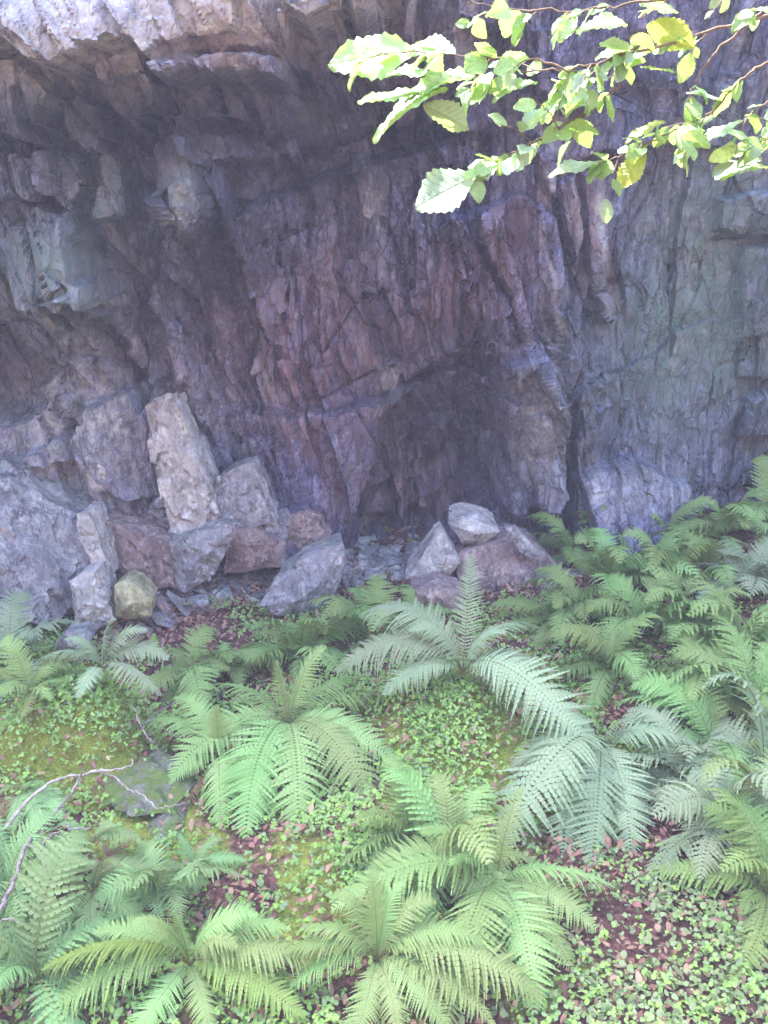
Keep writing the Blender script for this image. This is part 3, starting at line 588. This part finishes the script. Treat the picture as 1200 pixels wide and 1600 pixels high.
TPS = [frond_template(rng.integers(22, 31), 5, k + 9) for k in range(6)]
def frond_mesh(vec, arch, mat, width=1.0, tpl=None, twist=0.0, side_bend=0.0):
    """vec: tip relative to the crown; arch: how far the middle rises above the chord"""
    S_, Lt, Fw, Zz, Fc = tpl or random.choice(TPL)
    vec = np.array(vec, float); Lc = np.linalg.norm(vec); hz = np.array([vec[0], vec[1], 0]); hl = np.linalg.norm(hz) + 1e-6
    hd = hz / hl; sd_ = np.array([-hd[1], hd[0], 0])
    p0 = np.zeros(3); p1 = hz * 0.12 + np.array([0, 0, vec[2] * 0.45 + arch * 1.15]) ; p2 = hz * 0.62 + np.array([0, 0, vec[2] * 0.95 + arch * 1.0]) + sd_ * side_bend * Lc; p3 = vec
    def bez(t):
        t = t[:, None]; return (1 - t) ** 3 * p0 + 3 * (1 - t) ** 2 * t * p1 + 3 * (1 - t) * t * t * p2 + t ** 3 * p3
    tt = np.linspace(0, 1, 60); C_ = bez(tt); seg = np.linalg.norm(np.diff(C_, axis=0), axis=1); cum = np.concatenate([[0], np.cumsum(seg)]); L = cum[-1]
    tu = np.interp(np.linspace(0, L, 60), cum, tt); C_ = bez(tu); T = np.gradient(C_, axis=0); T /= np.linalg.norm(T, axis=1)[:, None] + 1e-9
    Sd = np.repeat(sd_[None], 60, 0); Sd = Sd + np.array([0, 0, 1.0]) * twist; Sd -= (Sd * T).sum(1)[:, None] * T; Sd /= np.linalg.norm(Sd, axis=1)[:, None]
    Nn = np.cross(T, Sd); Nn *= np.sign(Nn[:, 2:3].mean() + 1e-9)
    g_ = lambda A_, s: np.stack([np.interp(s, np.linspace(0, 1, 60), A_[:, k]) for k in range(3)], -1)
    V = g_(C_, S_) + (Lt * L * width)[:, None] * g_(Sd, S_) + (Fw * L * width * 0.9)[:, None] * g_(T, S_) + (Zz * L * width)[:, None] * g_(Nn, S_)
    tv, tf = tube(C_[::6], np.linspace(0.0055, 0.0012, 10) * L * 1.2, 4)
    V = np.vstack([V, tv]); F2 = tf + len(S_)
    return mesh_np('frond', V, [Fc, F2], [M[mat], M['rachis']], np.concatenate([np.zeros(len(Fc)), np.ones(len(F2))]))
def px_tip(crown, px_, py_, zt):
    """point on the ray through the photo pixel that is zt above the crown"""
    d = ray(px_, py_); t = (crown[2] + zt - CAM[2]) / d[2] if d[2] < -0.02 else 9
    P = CAM + d * t
    return P - crown
FG = 'ferns growing on the quarry floor'
def fern_root(px_, py_, label, rise=0.0):
    P = pg(px_, py_); P = np.array([P[0], P[1], float(gh(P[0], P[1])) + rise])
    e = bpy.data.objects.new('fern', None); COL.objects.link(e); e.location = P; e.empty_display_size = 0.1
    tag(e, label, 'fern', FG); return e, P
def dead_fronds(e, L):
    for k in range(random.choice((0, 1, 1, 2))):
        az = random.uniform(0, 6.28); q = frond_mesh((L * math.cos(az), L * math.sin(az), -.05), .05, 'fern_dead', .7, random.choice(TPS), random.uniform(-.6, .6), random.uniform(-.25, .25))
        link('frond', q, e)['label'] = 'withered brown frond lying low'
def fern_traced(cx, cy, label, mat, tips, width=1.25, rise=0.10):
    e, P = fern_root(cx, cy, label, rise)
    for t in tips:
        tx, ty, zt = t[:3]; arch = t[3] if len(t) > 3 else 0.18; m = t[4] if len(t) > 4 else mat
        v = px_tip(P, tx, ty, zt)
        L_ = np.linalg.norm(v)
        link('frond', frond_mesh(v, arch * L_, m, width * (t[5] if len(t) > 5 else 1), None, random.uniform(-.45, .45), random.uniform(-.12, .12)), e)
    dead_fronds(e, .45)
    return e
# protos for the filler ferns
def fern_random(px_, py_, label, mat, L, nf=9, lo=-0.3, hi=0.75, seed=0, width=1.0, rise=0.05):
    rr = random.Random(seed); e, P = fern_root(px_, py_, label, rise); a0 = rr.random() * 6.28
    for k in range(nf):
        az = a0 + k * 2 * math.pi / nf + rr.uniform(-.45, .45); ll = L * rr.uniform(.5, 1.15)
        zt = rr.uniform(lo, hi) * ll; h_ = math.sqrt(max(ll * ll * 0.8 - zt * zt, 0.05))
        v = (h_ * math.cos(az), h_ * math.sin(az), zt)
        link('frond', frond_mesh(v, rr.uniform(.14, .32) * ll, mat, width, rr.choice(TPS), rr.uniform(-.6, .6), rr.uniform(-.2, .2)), e)
    if L > .4: dead_fronds(e, L * .7)
    return e
fern_traced(452, 1165, 'large light green fern spreading a full rosette left of centre', 'fern_light',
            [(432, 1032, .45, .05, 'fern_light', .85), (508, 1010, .5, .05, 'fern_light', .85), (330, 1070, .15, .22), (612, 1090, .05, .25), (618, 1190, -.02, .28), (578, 1258, -.05, .28), (462, 1308, -.05, .25), (545, 1130, .12, .2), (385, 1306, -.02, .25), (560, 1060, .2, .2), (268, 1215, .0, .28)])
fern_traced(345, 1215, 'fern with upright ribbed fronds and white green tips by the end of the bleached branch', 'fern_light',
            [(338, 1102, .35, .08), (222, 1130, .1, .22), (345, 1292, -.03, .25), (265, 1225, .0, .25), (272, 1090, .25, .2), (395, 1120, .2, .15), (425, 1270, -.03, .22)])
fern_traced(722, 1078, 'grey green fern with one tall upright frond at the centre', 'fern_grey',
            [(735, 866, .60, .03, 'fern_grey', .62), (562, 962, .18, .34), (528, 1048, .02, .36), (842, 985, .14, .34), (865, 1055, .05, .32), (930, 1175, -.15, .36), (600, 1085, .0, .3), (820, 1105, -.02, .3), (640, 985, .3, .2), (790, 990, .3, .2)])
fern_traced(772, 1422, 'large pale green fern with a dark ribbed upright frond at bottom centre', 'fern_light',
            [(818, 1228, .42, .04, 'fern_light', .7), (580, 1360, .12, .25), (655, 1300, .25, .2), (520, 1420, .05, .3), (958, 1385, .0, .3), (930, 1450, -.02, .3), (893, 1512, -.03, .3), (835, 1580, -.03, .3), (700, 1600, -.02, .3), (700, 1350, .3, .15)])
fern_traced(935, 1205, 'grey green fern with drooping fronds right of centre', 'fern_grey',
            [(798, 1205, .05, .3), (1088, 1165, .1, .3), (985, 1335, -.1, .3), (880, 1330, -.08, .3), (925, 1362, -.1, .3), (1005, 1290, -.05, .3), (990, 1130, .25, .2), (850, 1110, .2, .25), (780, 1330, -.05, .35)])
fern_traced(300, 1540, 'bright fern with a tall pointed frond at the bottom left', 'fern_light',
            [(270, 1425, .36, .05, 'fern_light', .85), (70, 1512, .1, .25, 'fern_lime'), (452, 1452, .12, .22), (505, 1500, .05, .25), (70, 1590, .0, .25), (200, 1640, -.05, .2), (400, 1430, .25, .15), (210, 1440, .3, .12), (330, 1620, -.05, .2), (470, 1585, -.02, .25, 'fern_lime'), (370, 1480, .2, .15), (150, 1455, .15, .2)])
fern_traced(590, 1535, 'wide yellowish green fern filling the bottom edge at centre', 'fern_light',
            [(572, 1362, .40, .08), (470, 1450, .15, .25), (452, 1545, .0, .28), (545, 1640, -.05, .2), (700, 1610, -.03, .28), (845, 1560, .0, .28), (680, 1410, .25, .2), (760, 1480, .12, .25), (630, 1380, .3, .1), (770, 1600, .0, .2), (440, 1490, .1, .2), (620, 1620, -.03, .2), (520, 1400, .3, .15)])
fern_traced(150, 1430, 'blue green fern beside the forked branches at the lower left', 'fern_blue',
            [(40, 1400, .1, .25), (235, 1360, .12, .25), (115, 1335, .25, .15), (235, 1455, .0, .25), (40, 1490, .0, .25), (180, 1350, .25, .15), (150, 1520, -.03, .22)])
fern_traced(150, 1350, 'small fern with one frond pointing right below the bleached branch', 'fern_blue', [(220, 1315, .08, .2), (90, 1290, .15, .15), (180, 1290, .15, .15), (60, 1350, .05, .2)])
fern_traced(305, 1372, 'little dark fern with short toothed fronds between litter and stone', 'fern_blue', [(280, 1302, .14, .12), (385, 1345, .04, .2), (240, 1365, .03, .2), (308, 1398, .0, .2), (345, 1310, .1, .15)], rise=.04)
fern_traced(165, 1075, 'grey green fern behind the mossy hump at left', 'fern_grey', [(55, 1035, .08, .3), (180, 968, .35, .12), (262, 1030, .1, .28), (120, 1090, .0, .28), (250, 1085, .0, .28), (100, 1000, .2, .2), (230, 985, .25, .2)])
fern_traced(240, 1040, 'tiny yellow green fern sprout standing on the red litter', 'fern_lime', [(240, 990, .2, .08), (222, 1008, .1, .15), (262, 1012, .08, .15)], rise=.02)
fern_traced(45, 1265, 'small bright fern at the left edge under the thick branch end', 'fern_blue', [(70, 1225, .15, .1), (0, 1240, .1, .2), (95, 1280, .03, .2), (20, 1300, 0, .2), (60, 1310, 0, .2)])
FR = [(20, 1060, 'fern_grey', .45, 'dim fern at the left edge beside the mossy hump'), (15, 1420, 'fern_blue', .45, 'dark fern at the left edge where the grey branch leaves the picture'), (60, 1560, 'fern_blue', .5, 'blue green fern in the bottom left corner'),
      (350, 1065, 'fern_olive', .34, 'olive fern left of the large rosette at the litter edge'), (425, 1040, 'fern_olive', .34, 'olive fern in front of the big slanting slab'), (505, 1025, 'fern_olive', .34, 'olive fern below the right end of the slanting slab'),
      (575, 980, 'fern_olive', .30, 'olive fern right beside the big slanting slab'), (300, 1080, 'fern_olive', .45, 'olive fern above the mossy hump and left of the rosette'), (470, 1045, 'fern_olive', .5, 'half hidden olive fern behind the large rosette'), (580, 1010, 'fern_olive', .45, 'olive fern behind the left arm of the grey green centre fern'),
      (650, 985, 'fern_olive', .34, 'small olive fern in front of the pinkish flat slab'), (860, 985, 'fern_olive', .38, 'small olive fern in front of the brown boulder'),
      (700, 1380, 'fern_light', .5, 'pale fern behind the bottom centre fern'), (640, 1330, 'fern_olive', .4, 'thin olive fern above the bottom centre ferns'),
      (960, 850, 'fern_olive', .50, 'highest fern of the right bank below the broken rock ledge'), (1040, 850, 'fern_light', .45, 'fern at the top of the right bank under the middle of the rock ledge'), (1130, 850, 'fern_light', .55, 'bright fern topping the right bank near the edge'), (1195, 830, 'fern_light', .5, 'topmost fern at the right edge against the cliff'),
      (890, 880, 'fern_olive', .42, 'fern at the left end of the right bank beside the brown boulder'), (950, 925, 'fern_light', .55, 'light arching fern in the left part of the right bank'), (1030, 925, 'fern_olive', .5, 'olive fern in the middle of the right bank'), (1100, 920, 'fern_olive', .5, 'fern left of the whitish fern near the right edge'),
      (1165, 945, 'fern_grey', .60, 'whitish green fern high on the right bank at the edge'), (900, 980, 'fern_olive', .45, 'low olive fern right of the grey green centre fern'), (1000, 1000, 'fern_olive', .55, 'olive fern hanging over the mossy gap on the right bank'), (1080, 1010, 'fern_light', .5, 'pale fern above the moss gap on the right bank'),
      (1150, 1050, 'fern_light', .55, 'fern with whorled fronds at the right edge half way up'), (950, 1060, 'fern_olive', .4, 'small fern just above the moss gap'), (1090, 1110, 'fern_olive', .5, 'olive fern right of the moss gap'), (1170, 1130, 'fern_light', .6, 'large lime tinted fern at the right edge below the whorled fern'),
      (1110, 1190, 'fern_light', .5, 'fern right of the grey green drooping fern'), (1190, 1220, 'fern_grey', .55, 'grey fern at the right edge above the red hollow'), (1060, 1240, 'fern_grey', .42, 'small grey fern on the left rim of the red hollow'),
      (1130, 1330, 'fern_grey', .50, 'grey fern spreading below the red hollow'), (1190, 1320, 'fern_light', .5, 'pinkish green fern at the right edge below the red hollow'), (1195, 1420, 'fern_olive', .45, 'lowest fern at the right edge'),
      (50, 1100, 'fern_olive', .28, 'small fern growing on the mossy hump at left'), (255, 1440, 'fern_blue', .38, 'blue green fern above the tall pointed frond'), (200, 1270, 'fern_blue', .0, '')]
for k, (a, b_, m, L_, lab) in enumerate(FR):
    if L_ > 0.1: fern_random(a, b_, lab, m, L_ * 1.25, 16 if L_ > .37 else 11, seed=k, width=1.25)
print('ferns done')

# ------------------------------------------------------------------ ground cover
def scatter(nn, box, dens, seed):
    rr = np.random.default_rng(seed); x = rr.uniform(box[0], box[1], nn); y = rr.uniform(box[2], box[3], nn)
    px_, py_ = proj(x, y, gh(x, y)); k = rr.random(nn) < dens(px_, py_, x, y)
    return x[k], y[k], rr
def blobs(px_, py_, L, base):
    m = base + 0 * px_
    for cx, cy, rx, ry, a in L: m = m + a * np.exp(-(((px_ - cx) / rx) ** 2 + ((py_ - cy) / ry) ** 2))
    return m
def leaf_field(name, x, y, rr, size, outline, mat, lift=(0.01, 0.05), tilt=0.5, tri=False, curl=0.0):
    """each leaf a small fan polygon"""
    out = np.array(outline, float)
    if tri:   # three leaflets per plant
        x = np.repeat(x, 3); y = np.repeat(y, 3)
    m = len(x); az = rr.uniform(0, 6.283, m)
    if tri: az = np.repeat(rr.uniform(0, 6.283, m // 3), 3) + np.tile([0, 2.09, 4.19], m // 3) + rr.normal(0, .15, m)
    s = rr.uniform(size[0], size[1], m if not tri else m // 3); s = np.repeat(s, 3) if tri else s
    lf = rr.uniform(lift[0], lift[1], m if not tri else m // 3); lf = np.repeat(lf, 3) if tri else lf
    z0 = gh(x, y) + lf
    tx = rr.normal(0, tilt, m); ty = rr.normal(0, tilt, m)
    ca, sa = np.cos(az), np.sin(az)
    lx = out[:, 0][None] * s[:, None]; ly = out[:, 1][None] * s[:, None]
    wx = lx * ca[:, None] - ly * sa[:, None]; wy = lx * sa[:, None] + ly * ca[:, None]
    wz = wx * tx[:, None] + wy * ty[:, None] + curl * (np.abs(ly) ** 2) / s[:, None] - 0.3 * lx * lx / s[:, None]
    V = np.stack([x[:, None] + wx, y[:, None] + wy, z0[:, None] + wz], -1).reshape(-1, 3)
    k = len(out); idx = np.arange(m)[:, None] * k + np.arange(k)[None]
    tone = np.repeat(np.clip(rr.normal(0.25, 0.28, m), 0, 1), k)
    return mesh_np(name, V, idx, [M[mat]], attrs={'tone': tone})
clus = lambda x, y, f, s: sstep(-0.35, 0.35, fbm(x * f, y * f, 3, s))
heart = [(0, 0), (.35, -.42), (.8, -.42), (1.0, 0), (.8, .42), (.35, .42)]
cov = lambda a, b_, x, y: np.clip(blobs(a, b_, [(700, 1150, 150, 90, .9), (120, 1110, 120, 60, .9), (560, 1330, 230, 90, .8), (50, 1010, 110, 60, .9), (640, 1250, 120, 90, .6), (1000, 1060, 140, 60, .3), (240, 990, 110, 35, -.8), (360, 1400, 60, 30, -.4), (220, 1240, 90, 70, -.5),
                                                      (1040, 1290, 90, 35, -.6), (520, 900, 300, 40, -.8), (60, 1350, 120, 120, .4), (330, 1560, 200, 80, .3), (60, 1200, 60, 60, -.2), (980, 1120, 50, 30, -.4), (160, 1160, 70, 30, -.35)], .38), 0, 1) * (0.14 + 0.86 * clus(x, y, 2.6, 5)) * (b_ > 930)
x_, y_, rr = scatter(120000, (-3.6, 3.8, 2.2, 6.6), cov, 3)
o = link('clover_cover', leaf_field('clover_cover', x_, y_, rr, (.009, .024), heart, 'clover', (.01, .08), .45, tri=True)); tag(o, 'bright green carpet of small clover like leaves over moss between the ferns', 'ground cover', kind='stuff')
disc = [(math.cos(t) * .5 + .5, math.sin(t) * .5) for t in np.linspace(0, 2 * math.pi, 10)[:-1]]
x_, y_, rr = scatter(34000, (-.6, 3.4, 1.9, 4.4), lambda a, b_, x, y: np.clip(blobs(a, b_, [(1040, 1450, 190, 120, .9), (950, 1560, 160, 70, .6), (1040, 1290, 70, 30, -.6), (560, 1330, 160, 60, .12), (1130, 1540, 150, 90, .5)], .03), 0, 1) * (0.15 + .85 * clus(x, y, 3.0, 8)), 4)
o = link('round_leaf_cover', leaf_field('round_leaf_cover', x_, y_, rr, (.008, .030), disc, 'ivy', (.01, .08), .5, curl=.3)); tag(o, 'carpet of small round grey green leaves in the lower right corner', 'ground cover', kind='stuff')
lit = [(0, 0), (.3, -.25), (.7, -.22), (1.0, 0), (.7, .22), (.3, .25)]
x_, y_, rr = scatter(60000, (-3.8, 3.8, 2.0, 7.6), lambda a, b_, x, y: np.clip(blobs(a, b_, [(240, 990, 130, 45, .9), (360, 1400, 130, 50, .5), (560, 1220, 60, 50, .4), (1040, 1290, 110, 50, .6), (220, 1190, 110, 50, .4), (980, 1110, 60, 40, .4), (600, 920, 300, 40, .6), (1040, 1450, 200, 140, .15)], .30), 0, 1) * (.3 + .7 * clus(x, y, 3.5, 12)), 6)
o = link('leaf_litter', leaf_field('leaf_litter', x_, y_, rr, (.02, .055), lit, 'litter', (.004, .07), .5, curl=.8)); tag(o, 'reddish brown fallen leaves scattered over the soil', 'leaf litter', kind='stuff')

# ------------------------------------------------------------------ fallen branches
def sticks(name, runs, mat, label, lift=0.12):
    e = None
    for k, (pts, r0, r1) in enumerate(runs):
        P = []
        for q in pts:
            g_ = pg(q[0], q[1]); lz = q[2] if len(q) > 2 else lift; d = ray(q[0], q[1]); dist = (g_[1] / d[1]); P.append(CAM + d * (dist - lz / 0.62))
        L_ = smooth_line(P, 6, 0.004); V, Fq = tube(L_, np.linspace(r0, r1, len(L_)) * (1 + 0.18 * rng.random(len(L_))), 7)
        if e is None:
            org = L_[0]; e = bpy.data.objects.new(name, None); COL.objects.link(e); e.location = org; tag(e, label, 'branch', 'fallen dead branches')
        link('stem' if k == 0 else 'twig', mesh_np('wood', V - org, Fq, [M[mat]], smooth=True), e)
sticks('dead_branch', [([(-60, 1350), (0, 1302), (45, 1248), (90, 1218), (155, 1205)], .011, .007), ([(155, 1205), (180, 1202), (205, 1195), (206, 1186)], .007, .003), ([(155, 1205), (180, 1215), (195, 1230), (222, 1240), (245, 1262), (270, 1258), (292, 1256)], .0055, .002)], 'dead_wood', 'pale bleached branch forking above the flat mossy rock', .2)
sticks('dead_branch', [([(-20, 1450), (0, 1420), (22, 1375), (42, 1320), (60, 1300), (100, 1255), (118, 1225), (132, 1200)], .011, .004), ([(42, 1320), (56, 1325), (62, 1340), (80, 1358), (108, 1345), (118, 1325)], .006, .003), ([(60, 1336), (72, 1312), (92, 1300), (104, 1304)], .006, .003), ([(104, 1287), (112, 1294), (140, 1293)], .004, .003)], 'dark_wood', 'darker grey branch with a looping twig at the left edge', .32)
sticks('dead_branch', [([(236, 1160), (225, 1140), (215, 1122), (207, 1100)], .006, .003), ([(222, 1134), (245, 1115), (280, 1096), (302, 1096)], .005, .003)], 'dark_wood', 'thin twig sprouting up behind the flat mossy rock', .22)
sticks('dead_branch', [([(-10, 1440), (20, 1438), (45, 1450)], .005, .003)], 'dark_wood', 'short thin twig at the far left among dark ferns', .22)

# ------------------------------------------------------------------ tree on the right with branches hanging into view
tree = bpy.data.objects.new('broadleaf_tree', None); COL.objects.link(tree)
TB = np.array([2.1, 1.5, float(gh(2.1, 1.5))]); tree.location = TB
tag(tree, 'broadleaf tree reaching sunlit leafy twigs into the top right corner', 'tree')
tp = smooth_line([TB, TB + [.05, .05, 1.5], TB + [-.05, .1, 3.0], TB + [.1, .0, 4.6], TB + [.3, .1, 6.2]], 6, .01)
V, Fq = tube(tp, np.linspace(.11, .03, len(tp)), 12); link('trunk', mesh_np('trunk', V - TB, Fq, [M['bark']], smooth=True), tree)
def leaf_mesh(mat, L=1.0, seed=0):
    rr = np.random.default_rng(seed); nn = 29; t = np.linspace(0, 1, nn); w_ = 0.36 * np.sin(np.pi * t ** rr.uniform(.8, 1.15)) ** 0.8 * (1 - 0.2 * t) + .004; w_[-1] = .0
    w_ = w_ * (1 + 0.13 * ((np.arange(nn) % 3) / 2 - .4)); bend = rr.uniform(-.35, .0); fold = rr.uniform(.1, .55); rows = []
    for f in (-1, -.66, -.33, 0, .33, .66, 1):
        wav = (0.035 * np.sin(t * 11 + rr.uniform(0, 6)) * abs(f) ** 2)
        rows.append(np.stack([t + 0.10 * abs(f) * w_, f * w_, bend * t * t + fold * np.abs(f) * w_ * 0.6 + wav + .012 * np.sin(t * 45 - abs(f) * 6) * (f != 0)], -1))
    V = np.stack(rows, 1).reshape(-1, 3); i = np.arange(nn * 7).reshape(nn, 7)
    Fq = np.stack([i[:-1, :-1], i[:-1, 1:], i[1:, 1:], i[1:, :-1]], -1).reshape(-1, 4)
    return mesh_np('leaf', V, Fq, [M[mat]], smooth=True)
LM = [leaf_mesh('hazel' if k < 4 else 'hazel_pale', seed=k) for k in range(6)]; LY = [leaf_mesh('hazel_yellow', seed=k) for k in range(2)]
LEAVES = []; NB_ = []
def put_leaf(parent, base, tip, roll, me, name='leaf'):
    base = Vector(base); tip = Vector(tip); d = tip - base; L_ = d.length; d.normalize()
    up = Vector((0, 0, 1)); s_ = up.cross(d); s_.normalize(); n_ = d.cross(s_)
    c_, s2 = math.cos(roll), math.sin(roll); y_ax = s_ * c_ + n_ * s2; z_ax = d.cross(y_ax)
    from mathutils import Matrix
    mt = Matrix(((d.x, y_ax.x, z_ax.x), (d.y, y_ax.y, z_ax.y), (d.z, y_ax.z, z_ax.z))).to_4x4()
    wmat = Matrix.Translation(base) @ mt @ Matrix.Diagonal((L_, L_ * random.uniform(.85, 1.15), L_, 1))
    c_ = TB + np.array(base + d * L_ * .5); qx, qy = proj(*c_); seen = -20 < qx < 1220 and -20 < qy < 1620
    LEAVES.append((L_ / max(c_[1], .3) * (1 if seen else .01), parent, me, wmat))
DT = 1.55
def bough(pts, r0, r1, stem=True):
    P = [at(q[0], q[1], q[2] if len(q) > 2 else DT) for q in pts]
    L_ = smooth_line(P, 8, .0015)
    if stem:
        far_ = smooth_line([TB + [0, .05, 2.6 + .25 * (len(NB_) % 4)], L_[0] * .4 + (TB + [0, 0, 3.2]) * .6 + [0, 0, .1], L_[0]], 8, .003)
        L_ = np.vstack([far_[:-1], L_])
    V, Fq = tube(L_, np.linspace(r0, r1, len(L_)), 6)
    b = link('branch', mesh_np('branch', V - TB, Fq, [M['bark']], smooth=True), tree); NB_.append(b)
    if stem: dress(b, far_, 26, .05, .09, .25)
    return b, L_
from mathutils import Matrix
def leaf_at(b, bx, by, tx, ty, roll=0.3, yel=False, dz=0.0, k=None):
    B_ = at(bx, by, DT) - TB; T_ = at(tx, ty, DT + dz) - TB
    me = (LY if yel else LM)[(random.randrange(100) if k is None else k) % (2 if yel else 6)]
    return put_leaf(b, B_, T_, roll, me)
def dress(b, L_, n_, smin, smax, start=0.0, yel=.015, sub=True):
    """small leaves alternately along a twig, some of them on short side twigs"""
    m = len(L_); k = 0
    if sub: n_ = int(n_ * 1.25); smin *= .55; smax *= .85
    while k < n_:
        t = start + (1 - start) * (k + random.random() * .6) / n_; i = min(int(t * (m - 1)), m - 2)
        base = L_[i] + (L_[i + 1] - L_[i]) * random.random(); T_ = L_[i + 1] - L_[i]; T_ /= np.linalg.norm(T_) + 1e-9
        s_ = random.choice((-1, 1)); sd_ = np.cross(T_, [0, 0, 1.0]); sd_ /= np.linalg.norm(sd_)
        d = T_ * random.uniform(.2, .9) + sd_ * s_ * random.uniform(.2, .8) + np.array([0, 0, random.uniform(-.8, .35)]); d /= np.linalg.norm(d)
        if sub and random.random() < .4:
            ln = random.uniform(.05, .11); S2 = smooth_line([base, base + d * ln * .5 + [0, 0, .006], base + d * ln], 4, .001)
            V, Fq = tube(S2, np.linspace(.0012, .0006, len(S2)), 5); link('twig', mesh_np('twig', V - TB, Fq, [M['bark']], smooth=True), b)
            q = random.randint(3, 5); dress(b, S2, q, smin * .8, smax * .85, .3, yel, False); k += q
            continue
        put_leaf(b, base - TB, base + d * random.uniform(smin, smax) - TB, random.uniform(-1.2, .5), random.choice(LY if random.random() < yel else LM)); k += 1
b, L_ = bough([(1330, -20), (1210, 20), (1090, 55), (975, 85), (905, 112), (830, 90 + 2), (745, 88), (650, 80)], .0035, .0008); dress(b, L_, 40, .035, .075, .42)
leaf_at(b, 650, 80, 512, 100, -.9, k=1); leaf_at(b, 712, 84, 640, 66, -.6, dz=.05)
b, L_ = bough([(1000, 72), (940, 96), (880, 108), (800, 112), (740, 120)], .0022, .0008, False); dress(b, L_, 24, .035, .075)
leaf_at(b, 742, 120, 630, 132, -.35, k=2); leaf_at(b, 700, 140, 572, 188, -.3, k=3); leaf_at(b, 660, 165, 735, 196, -.9, k=4); leaf_at(b, 690, 118, 600, 112, -.3); leaf_at(b, 655, 145, 558, 158, -.3)
b, L_ = bough([(975, 90), (960, 140), (890, 190), (850, 215), (790, 245), (740, 262)], .0022, .0008, False); dress(b, L_, 34, .035, .075)
leaf_at(b, 745, 275, 647, 322, -.9, k=5); leaf_at(b, 790, 246, 725, 285, -.4); leaf_at(b, 850, 215, 820, 250, -.4); leaf_at(b, 880, 200, 935, 195, -.35); leaf_at(b, 840, 130, 768, 140, -.3); leaf_at(b, 905, 150, 845, 165, -.8)
b, L_ = bough([(1340, 90), (1215, 95), (1165, 120), (1110, 175), (1060, 200), (990, 235), (935, 256)], .0035, .0008); dress(b, L_, 32, .035, .07, .5)
leaf_at(b, 940, 256, 856, 270, -.35, k=5); leaf_at(b, 1010, 238, 962, 290, -.9, yel=True); leaf_at(b, 1160, 190, 1090, 225, -.3); leaf_at(b, 1040, 190, 975, 208, -.3, yel=True); leaf_at(b, 1130, 160, 1075, 140, -.3)
b, L_ = bough([(1340, 190), (1240, 205), (1190, 215), (1150, 235)], .003, .0008); dress(b, L_, 16, .035, .07, .5)
leaf_at(b, 1190, 250, 1115, 275, -.3); leaf_at(b, 1200, 262, 1130, 262, -.3)
b, L_ = bough([(1330, -70), (1180, -30), (1060, -5), (960, 10), (880, 18), (800, 12), (730, 4)], .003, .0008); dress(b, L_, 28, .03, .06, .4)
leaf_at(b, 1010, 40, 1085, 62, -.9, yel=True); leaf_at(b, 985, 60, 1025, 75, -.8); leaf_at(b, 1000, 105, 1055, 112, .1); leaf_at(b, 980, 40, 905, 30, -.5); leaf_at(b, 1060, 20, 1000, 5, -.5)
b, L_ = bough([(1190, 20), (1120, 80), (1080, 140), (1075, 170)], .0022, .0008, False); dress(b, L_, 8, .03, .055)
b, L_ = bough([(1300, 150), (1230, 150), (1190, 165), (1160, 190)], .0022, .0008, False); dress(b, L_, 8, .03, .06)
LEAVES.sort(key=lambda q: -q[0]); vs, fs, mi, nv = [], [], [], 0; MM = [M['hazel'], M['hazel_pale'], M['hazel_yellow']]
for k, (_, par, me, wm) in enumerate(LEAVES):
    if k < 100:
        o = bpy.data.objects.new('leaf', me); COL.objects.link(o); o.parent = par; o.matrix_basis = wm; continue
    V = np.empty(len(me.vertices) * 3); me.vertices.foreach_get('co', V); V = V.reshape(-1, 3); A_ = np.array(wm); V = V @ A_[:3, :3].T + A_[:3, 3]
    F_ = np.empty(len(me.polygons) * 4, np.int32); me.polygons.foreach_get('vertices', F_); fs.append(F_.reshape(-1, 4) + nv); vs.append(V); nv += len(V); mi += [MM.index(me.materials[0])] * len(me.polygons)
if vs: o = link('leaves', mesh_np('leaves', np.vstack(vs), np.vstack(fs), MM, mi, smooth=True), tree); o['kind'] = 'stuff'
# upper crown, above the picture
cr = rng.normal(0, 1, (2600, 3)) * [.7, .7, .9] + [.9, -.5, 5.8]
d3 = rng.normal(0, 1, (2600, 3)); d3[:, 2] *= .4; d3 /= np.linalg.norm(d3, axis=1)[:, None]; s3 = np.cross(d3, [0, 0, 1]); L3 = rng.uniform(.06, .12, 2600)[:, None]
V = np.stack([cr, cr + d3 * L3 * .5 + s3 * L3 * .35, cr + d3 * L3, cr + d3 * L3 * .5 - s3 * L3 * .35], 1).reshape(-1, 3)
o = link('crown', mesh_np('crown', V, np.arange(2600 * 4).reshape(-1, 4), [M['hazel']]), tree); o['kind'] = 'stuff'
hz = bmesh.new(); bmesh.ops.create_cube(hz, size=1.0)
for v in hz.verts: v.co = Vector((v.co.x * 84, v.co.y * 84, (v.co.z + .5) * 16 - 3.0))
hm = bpy.data.meshes.new('haze'); hz.to_mesh(hm); hz.free(); ho = link('haze', hm)
ho['kind'] = 'stuff'; ho['label'] = 'thin pale violet damp air in front of the quarry wall'; ho['category'] = 'haze'
b = NB('haze'); pv = b.n('ShaderNodeVolumePrincipled'); pv.inputs['Color'].default_value = (.68, .70, .97, 1); pv.inputs['Density'].default_value = VEIL_DENSITY  # volume added to imitate a lens flare veil and lift the blacks
b.l(pv.outputs[0], b.out.inputs['Volume']); hm.materials.append(b.m)
print('all built')
